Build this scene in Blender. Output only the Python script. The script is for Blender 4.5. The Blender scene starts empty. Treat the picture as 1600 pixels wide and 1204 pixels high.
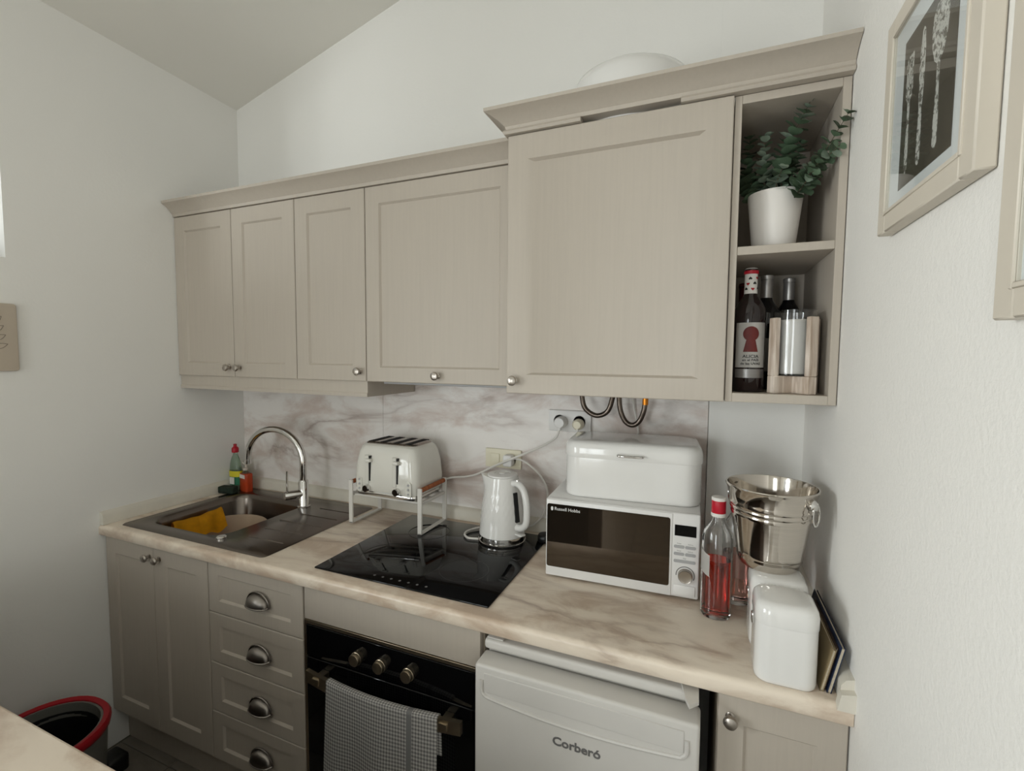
import bpy, bmesh, math, random
from mathutils import Vector, Matrix
random.seed(7)
C = bpy.context.scene.collection
PI = math.pi
R = math.radians

# ------------------------------------------------------------------ camera
scene = bpy.context.scene
cam_d = bpy.data.cameras.new('camera')
cam_d.sensor_width = 36.0
cam_d.lens = 734.47 / 1600 * 36.0
cam_d.clip_start = 0.02
cam = bpy.data.objects.new('camera', cam_d)
C.objects.link(cam)
yaw, pit, rol = R(22.34), R(-3.58), R(0.46)
fw = Vector((-math.sin(yaw)*math.cos(pit), math.cos(yaw)*math.cos(pit), math.sin(pit)))
rt = Vector((math.cos(yaw), math.sin(yaw), 0))
up = rt.cross(fw)
r2 = rt*math.cos(rol) + up*math.sin(rol)
u2 = -rt*math.sin(rol) + up*math.cos(rol)
M = Matrix((r2, u2, -fw)).transposed().to_4x4()
M.translation = Vector((2.1417, -1.6696, 1.5613))
cam.matrix_world = M
scene.camera = cam

# ------------------------------------------------------------------ world, light, exposure
scene.view_settings.view_transform = 'Standard'
scene.view_settings.look = 'None'
scene.view_settings.gamma = 1.0
scene.view_settings.use_curve_mapping = False
scene.view_settings.exposure = 0.26
world = bpy.data.worlds.new('sky_world')
scene.world = world
world.use_nodes = True
bg = world.node_tree.nodes['Background']
bg.inputs[0].default_value = (0.85, 0.93, 1.0, 1)
bg.inputs[1].default_value = 0.6

def area(name, loc, direction, sx, sy, power, col=(1, 1, 1)):
    l = bpy.data.lights.new(name, 'AREA')
    l.shape = 'RECTANGLE'; l.size = sx; l.size_y = sy
    l.energy = power; l.color = col
    o = bpy.data.objects.new(name, l)
    o.location = loc
    o.rotation_euler = Vector(direction).to_track_quat('-Z', 'Z').to_euler()
    C.objects.link(o)
    return o
# daylight through the inferred high window and two invented openings (balcony door, window behind)
area('daylight_added_door', (-0.32, -2.75, 1.2), (1, 0, 0), 1.2, 2.0, 50, (0.955, 0.99, 1.0))
area('daylight_high_window', (-1.0, -2.9, 1.9), (0.5, 1, 0.18), 0.8, 0.6, 42, (0.955, 0.99, 1.0))
area('daylight_added_window', (1.08, -4.56, 1.2), (0, 1, 0), 0.74, 2.0, 30, (0.955, 0.99, 1.0))

# ------------------------------------------------------------------ materials
def lin(c):
    if isinstance(c, str):
        c = [int(c[i:i+2], 16)/255 for i in (0, 2, 4)]
    return tuple(x/12.92 if x <= 0.04045 else ((x+0.055)/1.055)**2.4 for x in c) + (1,)

class NT:
    def __init__(s, name):
        s.m = bpy.data.materials.new(name); s.m.use_nodes = True
        s.t = s.m.node_tree; s.b = s.t.nodes['Principled BSDF']
    def n(s, kind, **kw):
        o = s.t.nodes.new('ShaderNode'+kind)
        for k, v in kw.items():
            if k.startswith('i_'):
                o.inputs[k[2:].replace('_', ' ')].default_value = v
            else:
                setattr(o, k, v)
        return o
    def l(s, a, b): s.t.links.new(a, b)
    def coord(s, scale=(1, 1, 1), rot=(0, 0, 0), kind='Object'):
        tc = s.n('TexCoord'); mp = s.n('Mapping')
        mp.inputs['Scale'].default_value = scale; mp.inputs['Rotation'].default_value = rot
        s.l(tc.outputs[kind], mp.inputs['Vector']); return mp.outputs['Vector']
    def noise(s, vec, scale, detail=4, rough=0.5, dist=0.0):
        n = s.n('TexNoise'); n.inputs['Scale'].default_value = scale
        n.inputs['Detail'].default_value = detail; n.inputs['Roughness'].default_value = rough
        n.inputs['Distortion'].default_value = dist
        if vec is not None: s.l(vec, n.inputs['Vector'])
        return n
    def ramp(s, fac, stops):
        r = s.n('ValToRGB'); el = r.color_ramp.elements
        while len(el) < len(stops): el.new(0.5)
        for e, (p, c) in zip(el, stops):
            e.position = p; e.color = c if len(c) == 4 else tuple(c)+(1,)
        s.l(fac, r.inputs['Fac']); return r
    def mix(s, fac, a, b, mode='MIX'):
        m = s.n('MixRGB', blend_type=mode)
        for k, v in ((0, fac), (1, a), (2, b)):
            if hasattr(v, 'links') or hasattr(v, 'is_linked'): s.l(v, m.inputs[k])
            else: m.inputs[k].default_value = v
        return m.outputs[0]
    def bump(s, h, strength=0.2, dist=0.002):
        b = s.n('Bump'); b.inputs['Strength'].default_value = strength
        b.inputs['Distance'].default_value = dist
        s.l(h, b.inputs['Height']); s.l(b.outputs['Normal'], s.b.inputs['Normal'])

def simple(name, col, rough=0.5, metal=0.0, coat=0.0, trans=0.0, ior=1.45, var=0.04, vs=14, bump=0.0, bs=200):
    k = NT(name); b = k.b
    b.inputs['Roughness'].default_value = rough; b.inputs['Metallic'].default_value = metal
    b.inputs['Coat Weight'].default_value = coat; b.inputs['Transmission Weight'].default_value = trans
    b.inputs['IOR'].default_value = ior
    c = lin(col)
    if var > 0:
        v = k.coord(); n = k.noise(v, vs, 3)
        dk = tuple(x*(1-var) for x in c[:3])+(1,); lt = tuple(min(1, x*(1+var)) for x in c[:3])+(1,)
        rr = k.ramp(n.outputs['Fac'], [(0.3, dk), (0.7, lt)])
        k.l(rr.outputs['Color'], b.inputs['Base Color'])
    else:
        b.inputs['Base Color'].default_value = c
    if bump > 0:
        v2 = k.coord(); n2 = k.noise(v2, bs, 2); k.bump(n2.outputs['Fac'], bump, 0.001)
    return k.m

def plaster(name, col, bump, scale):
    k = NT(name); c = lin(col)
    v = k.coord(); n = k.noise(v, 1.7, 3)
    rr = k.ramp(n.outputs['Fac'], [(0.3, tuple(x*0.965 for x in c[:3])), (0.7, c)])
    k.l(rr.outputs['Color'], k.b.inputs['Base Color'])
    k.b.inputs['Roughness'].default_value = 0.92
    n2 = k.noise(k.coord(), scale, 4, 0.6); k.bump(n2.outputs['Fac'], bump, 0.004)
    return k.m

def wood_paint(name, col):
    k = NT(name); c = lin(col)
    v = k.coord((60, 60, 2.2)); n = k.noise(v, 1.6, 5, 0.65, 0.4)
    rr = k.ramp(n.outputs['Fac'], [(0.32, tuple(x*0.965 for x in c[:3])), (0.55, c), (0.75, tuple(min(1, x*1.02) for x in c[:3]))])
    k.l(rr.outputs['Color'], k.b.inputs['Base Color'])
    k.b.inputs['Roughness'].default_value = 0.5
    k.bump(n.outputs['Fac'], 0.06, 0.001)
    return k.m

def marble(name, base, mid, vein, rot, sc, rough, cs=1.7):
    k = NT(name)
    v = k.coord((1.0*sc, 2.2*sc, 2.2*sc), rot)
    big = k.noise(v, cs, 8, 0.62, 0.5)
    cloud = k.ramp(big.outputs['Fac'], [(0.38, lin(mid)), (0.54, lin(base)), (0.8, tuple(min(1, x*1.06) for x in lin(base)[:3]))])
    vn = k.noise(v, 0.9, 7, 0.55, 0.7)
    sub = k.n('Math', operation='SUBTRACT'); k.l(vn.outputs['Fac'], sub.inputs[0]); sub.inputs[1].default_value = 0.5
    ab = k.n('Math', operation='ABSOLUTE'); k.l(sub.outputs[0], ab.inputs[0])
    vr = k.ramp(ab.outputs[0], [(0.0, (0.6, 0.6, 0.6)), (0.025, (0.22, 0.22, 0.22)), (0.07, (0, 0, 0))])
    gate = k.noise(v, 0.9, 2); gr = k.ramp(gate.outputs['Fac'], [(0.42, (0, 0, 0)), (0.62, (1, 1, 1))])
    mul = k.n('Math', operation='MULTIPLY'); k.l(vr.outputs['Color'], mul.inputs[0]); k.l(gr.outputs['Color'], mul.inputs[1])
    out = k.mix(mul.outputs[0], cloud.outputs['Color'], lin(vein))
    k.l(out, k.b.inputs['Base Color'])
    k.b.inputs['Roughness'].default_value = rough
    return k.m

def brushed(name, col, rough, aniso_scale=(3, 3, 200)):
    k = NT(name); k.b.inputs['Metallic'].default_value = 1.0
    n = k.noise(k.coord(aniso_scale), 4, 3)
    c = lin(col)
    rr = k.ramp(n.outputs['Fac'], [(0.3, tuple(x*0.92 for x in c[:3])), (0.7, c)])
    k.l(rr.outputs['Color'], k.b.inputs['Base Color'])
    r3 = k.ramp(n.outputs['Fac'], [(0.3, (rough*0.8,)*3), (0.7, (rough*1.2,)*3)])
    k.l(r3.outputs['Color'], k.b.inputs['Roughness'])
    return k.m

def check_cloth(name):
    k = NT(name); tc = k.n('TexCoord'); sp = k.n('SeparateXYZ'); k.l(tc.outputs['UV'], sp.inputs[0])
    def saw(out, pitch, width):
        a = k.n('Math', operation='MULTIPLY'); k.l(out, a.inputs[0]); a.inputs[1].default_value = 1/pitch
        f = k.n('Math', operation='FRACT'); k.l(a.outputs[0], f.inputs[0])
        g = k.n('Math', operation='LESS_THAN'); k.l(f.outputs[0], g.inputs[0]); g.inputs[1].default_value = width
        return g.outputs[0]
    gx = saw(sp.outputs[0], 0.0085, 0.5); gy = saw(sp.outputs[1], 0.0095, 0.5)
    ad = k.n('Math', operation='ADD'); k.l(gx, ad.inputs[0]); k.l(gy, ad.inputs[1])
    hf = k.n('Math', operation='MULTIPLY'); k.l(ad.outputs[0], hf.inputs[0]); hf.inputs[1].default_value = 0.5
    col = k.ramp(hf.outputs[0], [(0.0, lin('f2efea')), (0.5, lin('c9c5c0')), (1.0, lin('94918f'))])
    # woven stripe near one selvedge
    a = k.n('Math', operation='SUBTRACT'); k.l(sp.outputs[0], a.inputs[0]); a.inputs[1].default_value = 0.288
    b = k.n('Math', operation='ABSOLUTE'); k.l(a.outputs[0], b.inputs[0])
    g = k.n('Math', operation='LESS_THAN'); k.l(b.outputs[0], g.inputs[0]); g.inputs[1].default_value = 0.008
    out = k.mix(g.outputs[0], col.outputs['Color'], lin('a5a2a0'))
    k.l(out, k.b.inputs['Base Color']); k.b.inputs['Roughness'].default_value = 0.95
    n2 = k.noise(k.coord(), 600, 2); k.bump(n2.outputs['Fac'], 0.3, 0.001)
    return k.m

def streaky(name, a, b, scale):
    k = NT(name); n = k.noise(k.coord((1, 1, 1)), scale, 3, 0.7, 0.5)
    r = k.ramp(n.outputs['Fac'], [(0.44, lin(a)), (0.5, lin(b))])
    k.l(r.outputs['Color'], k.b.inputs['Base Color']); k.b.inputs['Roughness'].default_value = 0.7
    return k.m

def wood(name, a, b):
    k = NT(name); n = k.noise(k.coord((30, 30, 3)), 2.0, 5, 0.6, 0.8)
    r = k.ramp(n.outputs['Fac'], [(0.35, lin(a)), (0.65, lin(b))])
    k.l(r.outputs['Color'], k.b.inputs['Base Color']); k.b.inputs['Roughness'].default_value = 0.7
    k.bump(n.outputs['Fac'], 0.15, 0.001)
    return k.m

m = {}
m['wall'] = plaster('wall_plaster', 'f1efea', 0.10, 90)
m['wall_rough'] = plaster('wall_roughcast', 'f2efe9', 0.35, 120)
m['ceil'] = plaster('ceiling_plaster', 'ebe8e0', 0.05, 80)
m['floor'] = marble('floor_tile', '857d72', '756d62', '655e54', (0, 0, 0.4), 2.0, 0.45)
m['grout'] = simple('floor_grout', '6c675f', 0.9)
m['cab'] = wood_paint('cabinet_paint', 'bbb1a4')
m['cab_in'] = simple('cabinet_inside', 'b0a493', 0.6)
m['top'] = marble('worktop_marble', 'eadcca', 'cdb8a3', '8f705c', (0, 0, 0.55), 1.5, 0.32, 3.2)
m['splash'] = marble('splash_marble', 'f1ece7', 'd8c9c0', '8d7062', (0, 0.55, 0), 1.4, 0.4, 2.4)
m['trim'] = simple('white_trim', 'dcd6c9', 0.5)
m['steel'] = brushed('brushed_steel', 'a39a92', 0.28, (200, 3, 3))
m['steel_dark'] = simple('sink_steel', '787069', 0.26, 1.0, var=0.03, vs=4)
m['chrome'] = simple('chrome', 'd8d6d3', 0.07, 1.0, var=0.02)
m['bucket'] = brushed('bucket_steel', 'cdc6bd', 0.10, (3, 3, 60))
m['nickel'] = brushed('nickel', 'b5aea6', 0.26, (4, 4, 4))
m['pewter'] = brushed('pewter', '8f8983', 0.32, (4, 4, 4))
m['bronze'] = brushed('bronze_steel', 'b3a690', 0.35, (3, 200, 200))
m['black_glass'] = simple('black_glass', '0a0a0b', 0.04, 0.0, 0.0, ior=1.33, var=0.0)
m['black'] = simple('black_plastic', '131313', 0.35, var=0.1)
m['black_matt'] = simple('black_matt', '0c0b0a', 0.8, var=0.1)
m['enamel'] = simple('white_enamel', 'e8e6e2', 0.12, coat=0.4, var=0.01)
m['cream_enamel'] = simple('cream_enamel', 'e2dfd6', 0.10, coat=0.5, var=0.01)
m['wplastic'] = simple('white_plastic', 'e6e4e1', 0.30, var=0.01)
m['fridge'] = simple('fridge_white', 'd2cec8', 0.38, var=0.01)
m['wmetal'] = simple('white_metal', 'e0dcd5', 0.35, var=0.02)
m['ivory'] = simple('ivory_plastic', 'ebe4cc', 0.4, var=0.02)
m['grey_plastic'] = simple('grey_plastic', 'a9a8a8', 0.4, var=0.02)
m['grey_print'] = simple('grey_print', '6f6d6b', 0.6, var=0.0)
m['light_print'] = simple('light_print', 'dddcda', 0.5, var=0.0)
m['mirror_glass'] = simple('dark_mirror_glass', '544a3f', 0.04, 0.85, 0.0, var=0.0)
m['orange_wood'] = wood('orange_wood', '8d4a26', 'b0663a')
m['dark_wood'] = wood('dark_wood', '3a2c22', '4f3d30')
m['raw_wood'] = wood('whitewashed_wood', 'b09c8a', 'ddd0c3')
m['glass'] = simple('clear_glass', 'ffffff', 0.02, trans=1.0, ior=1.45, var=0.0)
m['gin'] = simple('red_liquid', 'f0503c', 0.02, trans=1.0, ior=1.33, var=0.0)
m['pink'] = simple('pink_liquid', 'f7c8c0', 0.02, trans=1.0, ior=1.33, var=0.0)
m['red'] = simple('red_plastic', 'b3172a', 0.35, var=0.04)
m['red_rim'] = simple('red_rim', 'a80f1f', 0.4, var=0.06)
m['darkred'] = simple('dark_red_foil', '5a1418', 0.35, var=0.05)
m['wine'] = simple('dark_wine_glass', '1b0f0f', 0.06, coat=0.4, var=0.0)
m['wine_blk'] = simple('black_wine_glass', '0c0d10', 0.08, coat=0.4, var=0.0)
m['foil'] = simple('silver_foil', 'bab7b5', 0.35, 0.7, var=0.04)
m['paper'] = simple('white_paper', 'dedad4', 0.8, var=0.02)
m['print_dark'] = simple('print_brown', '4a4438', 0.6, var=0.05)
m['print_white'] = streaky('print_white', '6e6a60', 'd8d5cd', 130)
m['mat'] = simple('picture_mat', 'e4e5e4', 0.8, var=0.01)
m['frame'] = simple('frame_paint', 'd3cabb', 0.45, var=0.02)
m['blacktext'] = simple('black_print', '1d1a18', 0.7, var=0.0)
m['redtext'] = simple('red_print', 'a91c24', 0.6, var=0.0)
m['keyhole'] = simple('keyhole_print', '5d1d18', 0.6, var=0.15, vs=60)
m['candle'] = simple('candle_wax', 'e8e6e0', 0.5, var=0.02)
m['pot'] = simple('pot_ceramic', 'ece7e1', 0.45, var=0.01)
m['soil'] = simple('soil', '2a221b', 0.95, var=0.3, vs=80)
m['stem'] = simple('plant_stem', '5a5140', 0.8, var=0.15)
m['leaf_a'] = simple('leaf_green', '5c7259', 0.55, var=0.25, vs=40)
m['leaf_b'] = simple('leaf_grey_green', '8a9a88', 0.55, var=0.2, vs=40)
m['leaf_c'] = simple('leaf_dark_green', '46543f', 0.55, var=0.25, vs=40)
m['yellow'] = simple('yellow_cloth', 'e8a50c', 0.9, var=0.12, vs=30, bump=0.4, bs=400)
m['beige'] = simple('beige_plastic', 'b39d86', 0.45, var=0.04)
m['offwhite'] = simple('offwhite_plastic', 'cfc4b8', 0.45, var=0.03)
m['green_label'] = simple('green_label', '1f6a4a', 0.5, var=0.05)
m['yellow_label'] = simple('yellow_label', 'd9cc2c', 0.5, var=0.03)
m['detergent'] = simple('detergent', 'b9cfbc', 0.05, trans=0.85, ior=1.35, var=0.0)
m['orange_soap'] = simple('orange_soap', 'd4502a', 0.12, trans=0.35, ior=1.35, var=0.03)
m['green_dark'] = simple('dark_green_scourer', '1d2a20', 0.9, var=0.25, vs=80)
m['plaque'] = simple('plaque_clay', 'c3b6a5', 0.7, var=0.03)
m['plaque_line'] = simple('plaque_line', '8c8074', 0.8, var=0.03)
m['grey_bin'] = simple('bin_grey', '6f6e68', 0.35, var=0.05)
m['liner'] = simple('bin_liner', '121212', 0.45, var=0.2, vs=30)
m['towel'] = check_cloth('checked_cloth')
m['hose'] = brushed('hose_braid', '6c625a', 0.3, (300, 300, 300))
m['copper'] = simple('brass', 'c07a2c', 0.3, 0.9, var=0.05)
m['navy'] = simple('booklet_navy', '1d2a44', 0.5, var=0.05)
m['pages'] = simple('booklet_pages', 'd2c6b0', 0.8, var=0.1, vs=300)
m['blue'] = simple('booklet_blue', '7894b4', 0.5, var=0.1)
m['brown_cover'] = simple('booklet_brown', '3c2a22', 0.5, var=0.2)
m['ochre_cover'] = simple('booklet_ochre', '8d7c5c', 0.6, var=0.2)
k_ = NT('window_pane')
tr_ = k_.n('BsdfTransparent'); gl_ = k_.n('BsdfGlossy'); gl_.inputs['Roughness'].default_value = 0.02
tr_.inputs['Color'].default_value = (0.97, 0.98, 0.98, 1)
lw_ = k_.n('LayerWeight'); lw_.inputs['Blend'].default_value = 0.5
pw_ = k_.n('Math', operation='POWER'); k_.l(lw_.outputs['Facing'], pw_.inputs[0]); pw_.inputs[1].default_value = 5.0
fr_ = k_.n('Math', operation='MULTIPLY_ADD'); k_.l(pw_.outputs[0], fr_.inputs[0]); fr_.inputs[1].default_value = 0.7; fr_.inputs[2].default_value = 0.025
mx_ = k_.n('MixShader'); k_.l(fr_.outputs[0], mx_.inputs[0]); k_.l(tr_.outputs[0], mx_.inputs[1]); k_.l(gl_.outputs[0], mx_.inputs[2])
k_.l(mx_.outputs[0], k_.t.nodes['Material Output'].inputs['Surface'])
m['pane'] = k_.m
m['win_frame'] = simple('window_frame_white', 'ece9e2', 0.4, var=0.01)

# ------------------------------------------------------------------ mesh helpers
class B:
    """collects shapes into one mesh"""
    def __init__(s): s.bm = bmesh.new(); s.uv = None
    def _mat(s, verts, mt):
        if mt is not None: bmesh.ops.transform(s.bm, matrix=mt, verts=verts)
    def box(s, x0, x1, y0, y1, z0, z1, bev=0.0, seg=2, mt=None, only=None):
        r = bmesh.ops.create_cube(s.bm, size=1.0)
        vs = r['verts']
        for v in vs:
            v.co = Vector((x0+(v.co.x+.5)*(x1-x0), y0+(v.co.y+.5)*(y1-y0), z0+(v.co.z+.5)*(z1-z0)))
        if bev > 0:
            es = list({e for v in vs for e in v.link_edges})
            if only: es = [e for e in es if only(e)]
            rr = bmesh.ops.bevel(s.bm, geom=es, offset=bev, segments=seg, profile=0.5, affect='EDGES', clamp_overlap=True)
            vs = list({v for v in rr['verts']} | {v for v in vs if v.is_valid})
        s._mat(vs, mt)
        return s
    def rbox(s, x0, x1, y0, y1, z0, z1, rv, re=0.0, seg=5, mt=None):
        """box with vertical edges rounded by rv, top/bottom edges by re"""
        r = bmesh.ops.create_cube(s.bm, size=1.0); vs = r['verts']
        for v in vs:
            v.co = Vector((x0+(v.co.x+.5)*(x1-x0), y0+(v.co.y+.5)*(y1-y0), z0+(v.co.z+.5)*(z1-z0)))
        es = [e for e in {e for v in vs for e in v.link_edges} if abs(e.verts[0].co.z-e.verts[1].co.z) > 1e-6]
        rr = bmesh.ops.bevel(s.bm, geom=es, offset=rv, segments=seg, profile=0.5, affect='EDGES')
        allv = set(rr['verts']) | {v for v in vs if v.is_valid}
        if re > 0:
            fs = {f for v in allv for f in v.link_faces if abs(f.normal.z) > .9 or len(f.verts) > 4}
            s.bm.normal_update()
            fs = [f for f in {f for v in allv for f in v.link_faces} if abs(f.normal.z) > .9]
            es = list({e for f in fs for e in f.edges})
            rr = bmesh.ops.bevel(s.bm, geom=es, offset=re, segments=3, profile=0.5, affect='EDGES')
            allv = {v for v in allv if v.is_valid} | set(rr['verts'])
        s._mat(list(allv), mt)
        return s
    def prism(s, pts, a0, a1, axis='x', mt=None, caps=True):
        """polygon pts extruded along axis; pts are the other two coordinates in cyclic order"""
        def mk(a, p, q):
            return {'x': (a, p, q), 'y': (p, a, q), 'z': (p, q, a)}[axis]
        v0 = [s.bm.verts.new(mk(a0, *p)) for p in pts]; v1 = [s.bm.verts.new(mk(a1, *p)) for p in pts]
        n = len(pts)
        for i in range(n):
            s.bm.faces.new((v0[i], v0[(i+1) % n], v1[(i+1) % n], v1[i]))
        if caps:
            s.bm.faces.new(v0[::-1]); s.bm.faces.new(v1)
        s._mat(v0+v1, mt)
        return s
    def lathe(s, prof, segs=32, c=(0, 0, 0), mt=None, sx=1.0, sy=1.0, close=False):
        rings = []; allv = []
        for r, z in prof:
            if r <= 1e-7:
                v = s.bm.verts.new((c[0], c[1], c[2]+z)); rings.append([v]*segs); allv.append(v)
            else:
                ring = [s.bm.verts.new((c[0]+sx*r*math.cos(2*PI*i/segs), c[1]+sy*r*math.sin(2*PI*i/segs), c[2]+z)) for i in range(segs)]
                rings.append(ring); allv += ring
        pr = list(zip(rings, rings[1:]))
        if close: pr.append((rings[-1], rings[0]))
        for a, b in pr:
            for i in range(segs):
                j = (i+1) % segs
                f = []
                for v in (a[i], a[j], b[j], b[i]):
                    if v not in f: f.append(v)
                if len(f) > 2:
                    try: s.bm.faces.new(f)
                    except ValueError: pass
        s._mat(allv, mt)
        return s
    def tube(s, pts, r, segs=10, closed=False, caps=True, mt=None, rx=None):
        P = [Vector(p) for p in pts]; n = len(P); rings = []
        nrm = None
        for i in range(n):
            if closed: t = (P[(i+1) % n]-P[i-1]).normalized()
            else: t = (P[min(i+1, n-1)]-P[max(i-1, 0)]).normalized()
            if nrm is None:
                nrm = t.orthogonal().normalized()
            else:
                nrm = (nrm - t*nrm.dot(t))
                nrm = nrm.normalized() if nrm.length > 1e-6 else t.orthogonal().normalized()
            bn = t.cross(nrm)
            rr = r[i] if isinstance(r, (list, tuple)) else r
            rings.append([s.bm.verts.new(P[i] + nrm*math.cos(2*PI*k/segs)*rr + bn*math.sin(2*PI*k/segs)*(rr if rx is None else rx)) for k in range(segs)])
        for i in range(n if closed else n-1):
            a, b = rings[i], rings[(i+1) % n]
            for k in range(segs):
                s.bm.faces.new((a[k], a[(k+1) % segs], b[(k+1) % segs], b[k]))
        if caps and not closed:
            s.bm.faces.new(rings[0][::-1]); s.bm.faces.new(rings[-1])
        s._mat([v for q in rings for v in q], mt)
        return s
    def grid(s, fn, nu, nv, thick=0.0, uvfn=None):
        """surface fn(u,v) for u,v in 0..1"""
        vs = [[s.bm.verts.new(fn(i/nu, j/nv)) for j in range(nv+1)] for i in range(nu+1)]
        if uvfn: lay = s.bm.loops.layers.uv.verify()
        for i in range(nu):
            for j in range(nv):
                f = s.bm.faces.new((vs[i][j], vs[i+1][j], vs[i+1][j+1], vs[i][j+1]))
                if uvfn:
                    for lp, (a, b) in zip(f.loops, ((i, j), (i+1, j), (i+1, j+1), (i, j+1))):
                        lp[lay].uv = uvfn(a/nu, b/nv)
        if thick:
            fs = list(s.bm.faces)
            bmesh.ops.solidify(s.bm, geom=fs, thickness=thick)
        return s
    def poly(s, pts, thick_dir):
        """flat outline pts (3D) given a thickness vector"""
        d = Vector(thick_dir)
        a = [s.bm.verts.new(p) for p in pts]; b = [s.bm.verts.new(Vector(p)+d) for p in pts]
        n = len(pts)
        s.bm.faces.new(a[::-1]); s.bm.faces.new(b)
        for i in range(n): s.bm.faces.new((a[i], a[(i+1) % n], b[(i+1) % n], b[i]))
        return s
    def mesh(s, name, mat, smooth=40):
        bmesh.ops.recalc_face_normals(s.bm, faces=s.bm.faces[:])
        me = bpy.data.meshes.new(name); s.bm.to_mesh(me); s.bm.free()
        me.materials.append(m[mat] if isinstance(mat, str) else mat)
        if smooth:
            for p in me.polygons: p.use_smooth = True
            me.set_sharp_from_angle(angle=R(smooth))
        return me

def link(name, me, parent=None, loc=(0, 0, 0), rot=(0, 0, 0), label=None):
    o = bpy.data.objects.new(name, me); C.objects.link(o)
    o.location = loc; o.rotation_euler = rot
    if parent is not None: o.parent = parent
    if label: o['label'] = label
    return o
def part(name, b, mat, parent, loc=(0, 0, 0), rot=(0, 0, 0), label=None, smooth=40):
    return link(name, b.mesh(name, mat, smooth), parent, loc, rot, label)
def tag(o, label, cat, group=None):
    o['label'] = label; o['category'] = cat
    if group: o['group'] = group
    return o
def thing(name, label, cat, loc=(0, 0, 0), rotz=0.0, group=None):
    o = bpy.data.objects.new(name, None); o.empty_display_size = 0.05
    C.objects.link(o); o.location = loc; o.rotation_euler = (0, 0, rotz)
    return tag(o, label, cat, group)
def struct(name, b, mat, parent=None, smooth=40):
    o = link(name, b.mesh(name, mat, smooth), parent)
    if parent is None: o['kind'] = 'structure'
    return o
def copy_tree(o, parent=None):
    c = o.copy(); C.objects.link(c); c.parent = parent
    for ch in list(o.children): copy_tree(ch, c)
    return c
def text_mesh(txt, size, mat, extrude=0.0004, align='CENTER', bold=0.0, wrap=None, shear=0.0, sx=1.0):
    cu = bpy.data.curves.new('text', 'FONT'); cu.body = txt; cu.size = size
    cu.align_x = align; cu.align_y = 'CENTER'; cu.extrude = extrude; cu.offset = bold; cu.shear = shear
    cu.resolution_u = 3
    o = bpy.data.objects.new('text', cu); C.objects.link(o)
    dg = bpy.context.evaluated_depsgraph_get()
    me = bpy.data.meshes.new_from_object(o.evaluated_get(dg))
    bpy.data.objects.remove(o); bpy.data.curves.remove(cu)
    me.materials.clear(); me.materials.append(m[mat])
    for v in me.vertices:          # text lies in xz facing -y
        x, y, z = v.co; x *= sx
        if wrap:
            a = x/wrap; v.co = ((wrap+z)*math.sin(a), -(wrap+z)*math.cos(a), y)
        else:
            v.co = (x, -z, y)
    return me
def arc(cx, cy, r, a0, a1, n, rr=None):
    rr = rr or r
    return [(cx+r*math.cos(a0+(a1-a0)*i/n), cy+rr*math.sin(a0+(a1-a0)*i/n)) for i in range(n+1)]
def smooth_path(pts, n=8):
    """Catmull-Rom through pts"""
    P = [Vector(p) for p in pts]; P = [2*P[0]-P[1]]+P+[2*P[-1]-P[-2]]
    out = []
    for i in range(1, len(P)-2):
        for k in range(n):
            t = k/n; a, b, c, d = P[i-1], P[i], P[i+1], P[i+2]
            out.append(0.5*((2*b)+(c-a)*t+(2*a-5*b+4*c-d)*t*t+(-a+3*b-3*c+d)*t**3))
    out.append(P[-2]); return out
def rrect(w, h, r, n=5):
    """rounded rectangle outline centred at 0"""
    out = []
    for cx, cy, a in ((w/2-r, h/2-r, 0), (-w/2+r, h/2-r, PI/2), (-w/2+r, -h/2+r, PI), (w/2-r, -h/2+r, 1.5*PI)):
        out += [(cx+r*math.cos(a+PI/2*i/n), cy+r*math.sin(a+PI/2*i/n)) for i in range(n+1)]
    return out
RX = Matrix.Rotation(PI/2, 4, 'X')     # z axis -> -y axis

# ------------------------------------------------------------------ room
W = 2.424          # right wall
YF = -4.5          # wall behind the camera
def zc(x, y): return 2.738 + 0.27*x - 0.03*y
def wall_holes(b, plane, c0, c1, lo, hi, z0, ztop, holes):
    """wall slab as boxes around rectangular holes; holes = (a0,a1,z0,z1)"""
    cuts = sorted({lo, hi} | {h[0] for h in holes} | {h[1] for h in holes})
    for a0, a1 in zip(cuts, cuts[1:]):
        hs = sorted([h for h in holes if h[0] <= a0+1e-6 and h[1] >= a1-1e-6], key=lambda h: h[2])
        z = z0
        for h in hs + [None]:
            t = h[2] if h else ztop
            if t > z+1e-6:
                if plane == 'x': b.box(c0, c1, a0, a1, z, t)
                else: b.box(a0, a1, c0, c1, z, t)
            if h: z = h[3]
    return b
# floor tiles near the base cabinets are pieces of the floor
fl = struct('floor', B().box(-0.3, W+0.3, YF-0.3, 0.2, -0.1, -0.004), 'grout')
tile_me = B().box(-0.1485, 0.1485, -0.1485, 0.1485, -0.004, 0.0, 0.0012, 1).mesh('tile', 'floor')
for i in range(8):
    for j in range(15):
        link('tile', tile_me, fl, (0.15+i*0.3+0.012, -0.15-j*0.3, 0))
b = B()
b.prism([(-0.25, zc(-0.25, 0)), (W+0.25, zc(W+.25, 0)), (W+0.25, zc(W+.25, 0)+.1), (-0.25, zc(-.25, 0)+.1)], 0.25, YF-0.25, 'y')
for v in b.bm.verts: v.co.z += -0.03*v.co.y
struct('ceiling', b, 'ceil')
wb = struct('wall_back', B().box(-0.25, W+0.25, 0.0, 0.2, -0.1, 3.6), 'wall')
b = B(); wall_holes(b, 'x', -0.25, 0.0, YF, 0.0, -0.1, 3.1, [(-1.65, -0.853, 1.872, 2.55), (-3.4, -2.1, 0.02, 2.15)])
struct('wall_left', b, 'wall')
struct('wall_right', B().box(W, W+0.25, YF, 0.0, -0.1, 3.7), 'wall_rough')
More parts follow.
